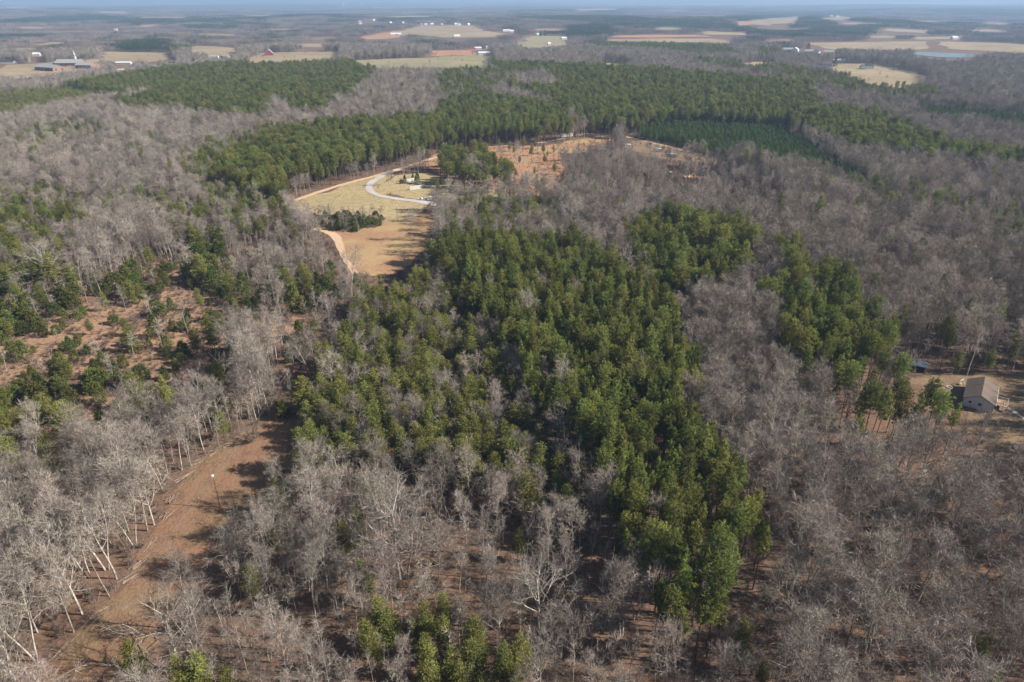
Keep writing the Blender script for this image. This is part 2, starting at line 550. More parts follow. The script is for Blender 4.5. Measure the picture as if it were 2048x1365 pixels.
register('young_pine', [pine(300 + i, Ht=9.5, base=.14, rad=1.5, whorls=10, per=5, K=11, blade=.55, bw=.24, stubs=False) for i in range(3)],
    'pinebark', 'darkneedles')
_b = [dict(Ht=20, trunk_frac=.42, spread=.85), dict(Ht=21, trunk_frac=.50, spread=.75, limbs=10), dict(Ht=19, trunk_frac=.38, spread=.95),
      dict(Ht=20, trunk_frac=.48, spread=.8, forks=2, limbs=7), dict(Ht=18, trunk_frac=.33, spread=1.15, limbs=12, thick=1.15),
      dict(Ht=21, trunk_frac=.55, spread=.7, limbs=9), dict(Ht=17, trunk_frac=.28, spread=1.3, limbs=12, thick=1.3)]
register('bare_tree', [bare_tree(400 + i, **dict(dict(twigs=6, tw=.05), **k)) for i, k in enumerate(_b)], 'bark', 'twig')
register('pale_bare_tree', [bare_tree(500, Ht=21, trunk_frac=.35, spread=1.25, limbs=11, thick=1.15, lean=.05, twigs=5),
                            bare_tree(501, Ht=20, trunk_frac=.45, spread=.9, limbs=9, thick=1.25, forks=2, twigs=5),
                            bare_tree(502, Ht=20, trunk_frac=.50, spread=.8, limbs=9, thick=1.1, lean=.1, twigs=5),
                            bare_tree(503, Ht=22, trunk_frac=.24, spread=1.75, limbs=12, thick=2.1, lean=.03, twigs=4, tw=.045)], 'palebark', 'twig')
register('thin_tree', [bare_tree(600 + i, Ht=12, trunk_frac=.4, spread=.6, limbs=7, thick=.75, twigs=6, fine=2) for i in range(4)], 'bark', 'twig')
register('cedar_tree', [cedar(700, 5.5, 1.9), cedar(701, 6.5, 2.0, tip=.7), cedar(702, 4.5, 2.1, tip=.4), cedar(703, 5.5, 1.6, tip=.8)], 'pinebark', 'cedar')
register('bare_shrub', [shrub(800 + i, 2.2 + .4 * i) for i in range(3)], 'bark', 'brush')
print('forms built')


# ------------------------------------------------------------------ object helpers
def tag(o, label=None, cat=None, group=None, kind=None):
    if label: o['label'] = label
    if cat: o['category'] = cat
    if group: o['group'] = group
    if kind: o['kind'] = kind
    return o


def empty(name, loc, rz=0, label=None, cat=None, group=None):
    o = bpy.data.objects.new(name, None)
    o.location = loc; o.rotation_euler = (0, 0, rz)
    o.empty_display_size = .5
    COL.objects.link(o)
    return tag(o, label, cat, group)


class MB:
    """collects boxes, prisms and tubes and links them as one mesh"""
    def __init__(s):
        s.V = []; s.F = []

    def add(s, V, F):
        n = len(s.V); s.V += [tuple(v) for v in V]; s.F += [tuple(i + n for i in f) for f in F]; return s

    def box(s, x0, x1, y0, y1, z0, z1, M_=None):
        V = [Vector(p) for p in ((x0, y0, z0), (x1, y0, z0), (x1, y1, z0), (x0, y1, z0), (x0, y0, z1), (x1, y0, z1), (x1, y1, z1), (x0, y1, z1))]
        if M_: V = [M_ @ v for v in V]
        return s.add(V, [(0, 3, 2, 1), (4, 5, 6, 7), (0, 1, 5, 4), (1, 2, 6, 5), (2, 3, 7, 6), (3, 0, 4, 7)])

    def prism(s, prof, y0, y1, axis='y'):
        """profile in (a,z) extruded along an axis"""
        n = len(prof)
        if axis == 'y':
            V = [(a, y0, z) for a, z in prof] + [(a, y1, z) for a, z in prof]
        else:
            V = [(y0, a, z) for a, z in prof] + [(y1, a, z) for a, z in prof]
        F = [tuple(range(n)), tuple(range(2 * n - 1, n - 1, -1))] + [(i, i + n, (i + 1) % n + n, (i + 1) % n) for i in range(n)]
        return s.add(V, F)

    def bar(s, a, b, r, r2=None, k=6):
        a = Vector(a); b = Vector(b); r2 = r if r2 is None else r2
        d = (b - a).normalized(); u = d.orthogonal().normalized(); w = d.cross(u)
        V = [a + (u * math.cos(6.2832 * i / k) + w * math.sin(6.2832 * i / k)) * r for i in range(k)]
        V += [b + (u * math.cos(6.2832 * i / k) + w * math.sin(6.2832 * i / k)) * r2 for i in range(k)]
        return s.add(V, [tuple(range(k - 1, -1, -1)), tuple(range(k, 2 * k))] + [(i, (i + 1) % k, (i + 1) % k + k, i + k) for i in range(k)])

    def build(s, name, mat, parent=None, bevel=0):
        me = bpy.data.meshes.new(name); me.from_pydata(s.V, [], s.F); me.update()
        me.materials.append(mat)
        o = bpy.data.objects.new(name, me); COL.objects.link(o)
        if parent: o.parent = parent
        if bevel:
            md = o.modifiers.new('bevel', 'BEVEL'); md.width = bevel; md.segments = 2
        return o


# ------------------------------------------------------------------ the ground
def build_ground():
    rr = np.concatenate([[0], np.linspace(20, 700, 110), 700 * 1.03 ** np.arange(1, 132)])
    rr = rr[rr < 34000]
    NA = 540
    an = np.linspace(0, 2 * np.pi, NA, endpoint=False)
    rg_, ag = np.meshgrid(rr[1:], an, indexing='ij')
    X = rg_ * np.sin(ag); Y = rg_ * np.cos(ag)
    Z = H(X, Y)
    V = np.concatenate([[[0, 0, 0]], np.stack([X, Y, Z], -1).reshape(-1, 3)])
    nr = len(rr) - 1
    i = np.arange(nr - 1)[:, None]; j = np.arange(NA)[None, :]; j2 = (j + 1) % NA
    F = np.stack([1 + i * NA + j, 1 + i * NA + j2, 1 + (i + 1) * NA + j2, 1 + (i + 1) * NA + j], -1).reshape(-1, 4)[:, ::-1]
    T = np.stack([np.zeros(NA, int), 1 + np.arange(NA), 1 + (np.arange(NA) + 1) % NA], 1)[:, ::-1]
    me = mesh_from('ground', [(V, F, 0, .5), (np.concatenate([[[0, 0, 0]], V[1:NA + 1]]), T, 0, .5)], [M['litter']])
    me.polygons.foreach_set("use_smooth", np.ones(len(me.polygons), bool))
    o = bpy.data.objects.new('ground', me); COL.objects.link(o)
    tag(o, kind='structure')
    o['label'] = 'brown leaf litter forest floor reaching to the horizon'


build_ground()

ORDER = [0]


def wobble(pl, amp, seg):
    """resample a closed outline and give it an uneven natural edge"""
    out = []
    n = len(pl)
    for i in range(n):
        a = pl[i]; b = pl[(i + 1) % n]
        k = max(1, int(np.linalg.norm(b - a) / seg))
        for j in range(k):
            out.append(a + (b - a) * j / k)
    out = np.array(out)
    ph = rng.uniform(0, 6.28, 4)
    s = np.arange(len(out))
    off = np.stack([np.sin(s * .9 + ph[0]) + .7 * np.sin(s * .37 + ph[1]) + rng.normal(0, .5, len(out)),
                    np.cos(s * .8 + ph[2]) + .7 * np.sin(s * .31 + ph[3]) + rng.normal(0, .5, len(out))], 1)
    # Catmull-like smoothing of corners
    for _ in range(2):
        out = .5 * out + .25 * np.roll(out, 1, 0) + .25 * np.roll(out, -1, 0)
    return out + off * amp


def sheet(name, pl, mat, lift, label, cell=None, kind='structure', amp=None):
    """a ground patch that follows the terrain: grid cells clipped by the outline"""
    pl = np.asarray(pl)
    size = pl.max(0) - pl.min(0)
    dist = np.hypot(*pl.mean(0))
    cell = cell or max(2.0, dist / 130)
    amp = cell * .35 if amp is None else amp
    out = wobble(pl, amp, cell * 1.2)
    import bmesh
    bm = bmesh.new()
    vs = [bm.verts.new((p[0], p[1], 0)) for p in out]
    f = bm.faces.new(vs)
    bmesh.ops.triangulate(bm, faces=[f])
    # cut along grid lines
    mn = out.min(0); mx = out.max(0)
    for ax in (0, 1):
        v = mn[ax] + cell
        while v < mx[ax]:
            co = [0, 0, 0]; no = [0, 0, 0]; co[ax] = v; no[ax] = 1
            bmesh.ops.bisect_plane(bm, geom=bm.verts[:] + bm.edges[:] + bm.faces[:], plane_co=co, plane_no=no)
            v += cell
    for v in bm.verts:
        v.co.z = float(H(v.co.x, v.co.y)) + lift
    for f in bm.faces:
        if f.normal.z < 0: f.normal_flip()
        f.smooth = True
    me = bpy.data.meshes.new(name); bm.to_mesh(me); bm.free()
    me.materials.append(mat)
    o = bpy.data.objects.new(name, me); COL.objects.link(o)
    tag(o, kind=kind); o['label'] = label
    return o


def ribbon(name, ctr, width, mat, lift, label, wob=.25):
    """road following a polyline of ground points"""
    c = [np.array(p, float) for p in ctr]
    pts = []
    for i in range(len(c) - 1):
        p0 = c[max(i - 1, 0)]; p1 = c[i]; p2 = c[i + 1]; p3 = c[min(i + 2, len(c) - 1)]
        k = max(2, int(np.linalg.norm(p2 - p1) / 4))
        for j in range(k):
            t = j / k
            pts.append(.5 * ((2 * p1) + (-p0 + p2) * t + (2 * p0 - 5 * p1 + 4 * p2 - p3) * t * t + (-p0 + 3 * p1 - 3 * p2 + p3) * t ** 3))
    pts.append(c[-1]); pts = np.array(pts)
    d = np.gradient(pts, axis=0); nrm = norm(np.stack([-d[:, 1], d[:, 0]], 1))
    n = len(pts); K = 5
    w = (width if np.isscalar(width) else np.interp(np.linspace(0, 1, n), np.linspace(0, 1, len(width)), width))
    w = w * np.ones(n)
    V = []
    for k in range(K):
        s = k / (K - 1) - .5
        e = rng.normal(0, wob, n) if k in (0, K - 1) else 0
        q = pts + nrm * ((w * s) + e)[:, None]
        V.append(np.stack([q[:, 0], q[:, 1], H(q[:, 0], q[:, 1]) + lift], 1))
    V = np.concatenate(V)
    i = np.arange(n - 1)[None, :]; k = np.arange(K - 1)[:, None]
    F = np.stack([k * n + i, (k + 1) * n + i, (k + 1) * n + i + 1, k * n + i + 1], -1).reshape(-1, 4)[:, ::-1]
    me = mesh_from(name, [(V, F, 0, .5)], [mat])
    o = bpy.data.objects.new(name, me); COL.objects.link(o)
    tag(o, kind='structure'); o['label'] = label
    return pts, w


#ZONES
# ------------------------------------------------------------------ open ground (no forest): outlines seen in the photograph, laid on the terrain
# name, material, outline pixels, lift, label, how far trees in front may not lean over it (canopy height)
OPEN = [
    ('clearing', 'corridor', [(20, 1400), (95, 1312), (175, 1242), (235, 1190), (285, 1115), (325, 1025), (365, 950), (430, 897), (515, 852), (560, 832), (605, 836), (608, 880), (590, 930), (545, 975), (500, 1010), (450, 1050), (425, 1100), (380, 1190), (330, 1270), (270, 1330), (200, 1400)], .06,
     'mown reddish brown power line clearing curving down to the lower left corner', 8),
    ('strip', 'litter', [(552, 840), (556, 760), (572, 700), (600, 640), (650, 600), (705, 558), (728, 560), (690, 615), (640, 670), (600, 720), (585, 780), (590, 840)], .05,
     'narrow overgrown strip under the wires between the mown clearing and the field', 13),
    ('straw_patch', 'redsoil', [(568, 640), (600, 635), (650, 648), (640, 668), (565, 668)], .12, 'orange straw coloured patch beside the overgrown power line strip', 3),
    ('field', 'pasture', [(626, 455), (690, 457), (770, 440), (850, 425), (880, 440), (850, 500), (800, 545), (760, 560), (705, 545), (690, 520), (668, 480)], .10,
     'tan pasture with red soil showing below the hedge row', 15),
    ('meadow', 'meadow', [(566, 412), (640, 388), (700, 368), (750, 354), (790, 348), (760, 372), (760, 388), (800, 398), (868, 408), (840, 425), (800, 445), (700, 445), (620, 438)], .10,
     'golden dry grass meadow inside the bend of the gravel drive', 5),
    ('meadow', 'meadow', [(752, 376), (790, 352), (860, 345), (900, 362), (960, 372), (1000, 385), (1010, 402), (880, 406), (800, 395), (762, 387)], .10,
     'straw coloured slope around the block walls beside the gravel drive', 5),
    ('red_slope', 'redsoil', [(880, 300), (960, 296), (1050, 292), (1120, 300), (1130, 340), (1110, 380), (1060, 400), (1000, 392), (930, 372), (870, 345), (850, 325)], .08,
     'bare orange red slope with scattered pines below the dirt road', 2),
    ('verge', 'pasture', [(1040, 300), (1130, 285), (1200, 272), (1240, 280), (1210, 300), (1130, 308)], .14, 'strip of yellow grass beside the dirt road near the white trailer', 4),
    ('bare_slope', 'yard', [(1240, 280), (1320, 284), (1400, 308), (1455, 322), (1462, 334), (1400, 326), (1340, 318), (1250, 300)], .10,
     'tan bare ground with junk at the edge of the dark young pines', 4),
    ('yard', 'yard', [(1800, 765), (1850, 748), (1930, 752), (2120, 745), (2130, 905), (2010, 905), (1930, 870), (1930, 800), (1860, 775)], .06,
     'brown grass yard around the white house', 15),
    ('scrub_opening', 'scrubsoil', [(20, 690), (90, 650), (190, 600), (250, 610), (330, 560), (420, 600), (560, 640), (560, 690), (430, 700), (330, 690), (240, 720), (150, 760), (60, 760)], .07,
     'orange tan open ground between the scattered cedars', 2),
    ('scrub_opening', 'scrubsoil', [(285, 530), (350, 528), (370, 560), (330, 590), (290, 570)], .09, 'tan opening above the cedars at left', 4),
    ('scrub_opening', 'scrubsoil', [(-40, 800), (60, 790), (150, 800), (240, 790), (230, 830), (120, 850), (0, 850)], .07, 'tan opening in the cedar scrub above the lower left woods', 2),
    ('scrub_opening', 'scrubsoil', [(280, 740), (380, 735), (420, 760), (380, 800), (300, 790)], .07, 'tan opening in the scrub left of the overgrown strip', 2),
    ('scrub_opening', 'scrubsoil', [(0, 700), (40, 690), (60, 760), (110, 800), (180, 830), (60, 850), (-60, 800)], .05, 'tan opening at the left edge', 2),
    ('scrub_opening', 'scrubsoil', [(120, 700), (200, 690), (300, 700), (420, 712), (400, 735), (250, 740), (150, 730)], .11, 'long tan opening below the winding track at left', 2),
    ('scrub_opening', 'scrubsoil', [(380, 590), (470, 600), (540, 620), (520, 640), (420, 630)], .11, 'tan opening between cedars left of the overgrown strip', 2),
    ('lawn', 'tanfield', [(-60, 150), (30, 128), (75, 128), (200, 118), (205, 138), (110, 150), (40, 160)], .25, 'pale lawn around the brick church buildings', 16),
    ('far_field', 'tanfield', [(200, 122), (208, 104), (340, 107), (350, 118), (270, 128)], .35, 'pale field between the church and the dark pine grove', 15),
    ('far_field', 'tanfield', [(385, 92), (470, 95), (475, 112), (420, 112), (380, 106)], .4, 'tan field behind the bare trees right of the dark pine grove', 15),
    ('far_field', 'tanfield', [(495, 118), (530, 106), (680, 104), (680, 122), (500, 132)], .4, 'yellow field below the red barn', 15),
    ('far_field', 'redfield', [(862, 102), (945, 100), (950, 110), (862, 114)], .45, 'reddish bare field left of the white sheds', 15),
    ('far_field', 'greenfield', [(700, 122), (862, 116), (975, 108), (990, 118), (975, 135), (900, 140), (820, 138), (740, 140)], .35, 'green and tan field above the upper pine block', 15),
    ('far_field', 'tanfield', [(790, 68), (840, 51), (950, 52), (965, 62), (1010, 68), (985, 75), (880, 76), (850, 72)], .8, 'large pale field on the low rise near the top of the picture', 15),
    ('far_field', 'redfield', [(715, 76), (790, 62), (822, 64), (790, 78), (730, 80)], .7, 'reddish strip left of the large pale field', 15),
    ('far_field', 'greenfield', [(1030, 92), (1065, 72), (1130, 73), (1135, 95), (1060, 101)], .5, 'green tan field beside the straight road', 15),
    ('far_field', 'tanfield', [(1210, 80), (1310, 78), (1430, 78), (1490, 88), (1400, 86), (1230, 84)], .6, 'long tan field right of the dark pine clump', 15),
    ('far_field', 'redfield', [(1225, 72), (1380, 70), (1430, 74), (1310, 76), (1228, 76)], .8, 'long reddish field strip', 15),
    ('far_field', 'greenfield', [(1190, 126), (1240, 127), (1275, 136), (1220, 134)], .5, 'thin green field behind the large pines', 15),
    ('far_field', 'tanfield', [(1635, 132), (1680, 128), (1750, 128), (1850, 150), (1858, 168), (1800, 178), (1730, 168), (1680, 148)], .3, 'tan hay field around the white farmhouse at right', 15),
    ('far_field', 'tanfield', [(1480, 128), (1520, 124), (1560, 126), (1540, 132), (1490, 134)], .4, 'small tan strip left of the right hand farmhouse', 15),
    ('far_field', 'tanfield', [(1605, 86), (1850, 83), (1860, 97), (1780, 105), (1660, 100)], .6, 'long pale field left of the pond', 15),
    ('far_field', 'tanfield', [(1870, 84), (1990, 86), (2100, 95), (2100, 114), (1980, 104), (1900, 99)], .6, 'long pale field right of the pond', 15),
    ('far_field', 'tanfield', [(1480, 48), (1540, 38), (1600, 33), (1590, 46), (1530, 54)], 2., 'pale cleared hill near the top right', 15),
    ('far_field', 'tanfield', [(1630, 38), (1680, 33), (1720, 37), (1680, 42)], 2., 'small pale clearing near the top right', 15),
    ('far_field', 'redfield', [(1470, 45), (1505, 44), (1500, 53), (1475, 53)], 2.2, 'pinkish cleared patch near the top right', 15),
    ('far_field', 'tanfield', [(1410, 63), (1480, 66), (1500, 72), (1400, 70)], 1., 'narrow pale field behind the bare trees', 15),
    ('far_field', 'tanfield', [(195, 24), (250, 24), (255, 29), (200, 27)], 3., 'distant pale field near the top left', 15),
    ('far_field', 'tanfield', [(10, 15), (60, 13), (55, 17), (12, 18)], 4., 'most distant pale field at the top left', 15),
    ('far_field', 'tanfield', [(1770, 57), (1860, 62), (1850, 68), (1760, 62)], 1.2, 'pale field below the distant right hand ridge', 15),
    ('far_field', 'tanfield', [(1820, 75), (1930, 73), (1920, 79), (1830, 80)], .9, 'narrow pale field above the pond', 15),
    ('far_field', 'tanfield', [(1150, 20), (1230, 18), (1230, 21), (1160, 23)], 4., 'distant pale field near the top middle', 15),
    ('far_field', 'tanfield', [(1780, 8), (1960, 7), (1960, 9.5), (1790, 10)], 8., 'faint distant field near the horizon', 15),
]
_fr = random.Random(5)
for _k, (_a, _b2, _w2) in enumerate([(60, 56, 40), (150, 64, 60), (300, 52, 50), (420, 70, 60), (560, 60, 50), (640, 78, 40), (330, 36, 60), (520, 32, 70), (820, 34, 60), (960, 28, 70), (1100, 60, 50), (1330, 58, 60),
                                  (1420, 34, 60), (1560, 60, 70), (1720, 48, 60), (1860, 44, 60), (1980, 62, 60), (1350, 22, 60), (100, 88, 50), (1760, 74, 50), (620, 92, 40), (1560, 82, 50), (1990, 48, 50), (40, 100, 50)]):
    _h = max(1.2, (_b2 / 22.0)) * _fr.uniform(.8, 1.3); _w2 *= _fr.uniform(.5, .9); _s = _fr.uniform(-.6, .6)
    _pt = []
    for _q in range(9):
        _t = 6.2832 * _q / 9; _r = _fr.uniform(.6, 1.1)
        _pt.append((_a + math.cos(_t) * _w2 * _r, _b2 + (math.sin(_t) * _r + _s * math.cos(_t)) * _h))
    OPEN.append(('far_field', ('tanfield', 'yard', 'tanfield', 'greenfield')[_k % 4], _pt, max(.5, 25 / _b2), 'small distant field lying among the far woods, patch %d from a scattered set' % (_k + 1), 12))
OPENP = []
for nm, mt, px, lift, lab, hc in OPEN:
    p0 = poly(px, 0)
    OPENP.append((p0, poly(px, hc) if hc else p0, hc))
    sheet(nm, p0, M[mt], lift, lab)

# water
M['water'], _nt, _b = nmat('pond_water')
_b.inputs["Base Color"].default_value = (.10, .16, .20, 1); _b.inputs["Roughness"].default_value = .12
_b.inputs["Specular IOR Level"].default_value = .5
_tc = _nt.nodes.new("ShaderNodeTexCoord"); _nz = _nt.nodes.new("ShaderNodeTexNoise"); _nz.inputs["Scale"].default_value = .35; _nz.inputs["Detail"].default_value = 4
_bp = _nt.nodes.new("ShaderNodeBump"); _bp.inputs["Strength"].default_value = .8; _bp.inputs["Distance"].default_value = .5
_nt.links.new(_tc.outputs["Object"], _nz.inputs["Vector"]); _nt.links.new(_nz.outputs[0], _bp.inputs["Height"]); _nt.links.new(_bp.outputs[0], _b.inputs["Normal"])
_pp = poly([(1800, 106), (1850, 104.5), (1905, 107), (1985, 111), (1985, 115), (1900, 116.5), (1840, 112)])
OPENP.append((_pp, poly([(1800, 106), (1850, 104.5), (1905, 107), (1985, 111), (1985, 115), (1900, 116.5), (1840, 112)], 22), 22))
sheet('pond', _pp, M['water'], .9, 'long narrow blue grey pond below the pale fields at right')

# roads
ROADS = []


def road(name, px, w, mat, lift, lab, hc=3):
    c = [P(a, b) for a, b in px]
    pts, ww = ribbon(name, c, w, M[mat], lift, lab)
    ROADS.append((pts, ww))
    return pts


road('dirt_road', [(560, 412), (600, 398), (650, 381), (700, 366), (750, 353), (800, 338), (850, 322), (900, 308), (950, 297), (1040, 290), (1100, 283), (1150, 272), (1180, 267)], 5.0, 'dirt', .22,
     'pale orange dirt road along the foot of the pine block')
road('gravel_drive', [(800, 340), (770, 350), (748, 362), (738, 373), (742, 384), (762, 393), (800, 399), (840, 404), (878, 410)], [4, 4, 5, 5.5, 5, 4.5, 4.5, 6, 9], 'gravel', .26,
     'pale grey gravel drive bending around the golden meadow')
road('dirt_track', [(628, 458), (655, 464), (674, 478), (682, 500), (694, 525), (712, 548)], [5, 5, 4.2, 3.2, 3, 3], 'dirt', .2, 'sandy track down the left side of the pasture')
road('dirt_track', [(1180, 268), (1230, 270), (1290, 283), (1350, 297), (1410, 312), (1455, 328)], 5, 'dirt', .2, 'pale track along the edge of the dark young pines')
road('dirt_track', [(85, 415), (140, 405), (200, 395), (260, 386), (310, 382), (350, 378)], 5, 'dirt', .15, 'straw coloured track through the bare trees at upper left')
road('dirt_track', [(-20, 700), (60, 690), (150, 672), (210, 650), (190, 625), (215, 605)], [3, 4, 3, 4, 3, 3], 'scrubsoil', .18, 'sandy orange track winding between the cedars at left')
road('footpath', [(1990, 812), (2015, 817), (2040, 833), (2080, 860)], 1.3, 'gravel', .16, 'pale path leading away from the deck of the white house')
road('road', [(1022, 100), (1035, 88), (1045, 80), (1062, 72)], 9, 'asphalt', 1.0, 'straight grey road beside the far green field')
road('road', [(-60, 160), (40, 152), (120, 147), (230, 140), (340, 128), (470, 122)], 7, 'asphalt', .7, 'grey road passing below the church')

# ------------------------------------------------------------------ forest zones: canopy outlines laid at canopy height
# key: (outline, canopy height, [layers], phrase); layer = (kinds {kind: weight}, spacing m, (scale lo, hi), max distance)
BT = {'bare_tree': 1}
def bare_l(s=6.6, pale=.03, pine=.03, scrub=.04, sc=(.85, 1.2), thin=4.6, shrubs=4.2):
    return [({'bare_tree': 1, 'pale_bare_tree': pale, 'pine_tree': pine, 'scrub_pine': scrub}, s, sc, 2100),
            ({'thin_tree': 1}, thin, (.7, 1.15), 650), ({'bare_shrub': 1}, shrubs, (.6, 1.2), 600)]
PINE_D = [({'pine_tree': 1}, 5.2, (.85, 1.15, 1.3), 2100)]
PINE_N = [({'pine_tree': 1, 'bare_tree': .02}, 3.8, (.78, 1.16, .95), 2100), ({'thin_tree': 1}, 9, (.6, .9), 500)]
PINE_L = [({'pine_tree': 1, 'bare_tree': .25}, 6.5, (.85, 1.1), 2100), ({'thin_tree': 1, 'bare_shrub': 1}, 5, (.6, .9), 600)]
OLIVE_D = [({'scrub_pine': 1, 'thin_tree': .2}, 4.5, (.95, 1.3, 1.1), 2100)]
MIXED = [({'scrub_pine': .78, 'bare_tree': (.17, .68), 'pine_tree': (.03, .8)}, 4.4, (.88, 1.2, 1.0), 2100), ({'thin_tree': 1, 'bare_shrub': .3}, 5.2, (.7, 1.15), 650)]
OLIVE_B = [({'scrub_pine': 1, 'bare_tree': (.35, .8)}, 5.0, (.75, 1.1, .9), 2100), ({'thin_tree': 1, 'bare_shrub': .4}, 4.6, (.7, 1.1), 650)]
MIXGREEN = [({'scrub_pine': .50, 'pine_tree': (.30, .75), 'bare_tree': (.30, .75)}, 5.2, (.9, 1.15, 1.1), 2100), ({'thin_tree': 1, 'bare_shrub': 1}, 4, (.6, 1), 650)]
YOUNG = [({'young_pine': 1}, 3.5, (.75, 1.2, 1.0), 2100)]
SCRUB = [({'cedar_tree': 1.1, 'scrub_pine': (.28, .75), 'bare_shrub': .5, 'thin_tree': (.35, .7), 'bare_tree': (.06, .55)}, 5.6, (1.0, 1.7, 1.15), 1200), ({'bare_shrub': 1}, 3.6, (.5, 1.1), 800)]
SCRUB_OPEN = [({'cedar_tree': .9, 'bare_shrub': .5, 'thin_tree': .2, 'scrub_pine': (.12, .6)}, 7.4, (.8, 1.4, 1.15), 1200), ({'bare_shrub': 1}, 3.4, (.4, 1.0), 600)]
BRUSHY = [({'bare_tree': .5, 'bare_shrub': .5, 'cedar_tree': .12, 'thin_tree': .6}, 4.6, (.45, .75), 1600), ({'bare_shrub': 1}, 2.8, (.6, 1.1), 700)]
SPARSE_PINE = [({'scrub_pine': .4, 'pine_tree': .4, 'bare_tree': .3}, 17, (.55, .9), 2100), ({'bare_shrub': 1}, 6, (.4, .8), 700)]
BARE_RIGHT = [({'bare_tree': 1, 'pine_tree': (.05, .85), 'scrub_pine': .06}, 7.4, (.85, 1.2), 2100), ({'thin_tree': 1}, 6.0, (.7, 1.2), 650), ({'bare_shrub': 1}, 5.0, (.6, 1.0), 650)]
BARE_LOW = [({'bare_tree': 1, 'pale_bare_tree': .06, 'scrub_pine': (.13, .85)}, 9.0, (.7, 1.0, .88), 700), ({'thin_tree': 1}, 5.2, (.75, 1.25), 650), ({'bare_shrub': 1}, 6, (.5, .9), 600)]
BARE_TALL = [({'bare_tree': 1, 'pale_bare_tree': .3}, 7.6, (.95, 1.22, .9), 900), ({'thin_tree': 1}, 6.0, (.7, 1.15), 650), ({'bare_shrub': 1}, 3.2, (.7, 1.4), 600)]

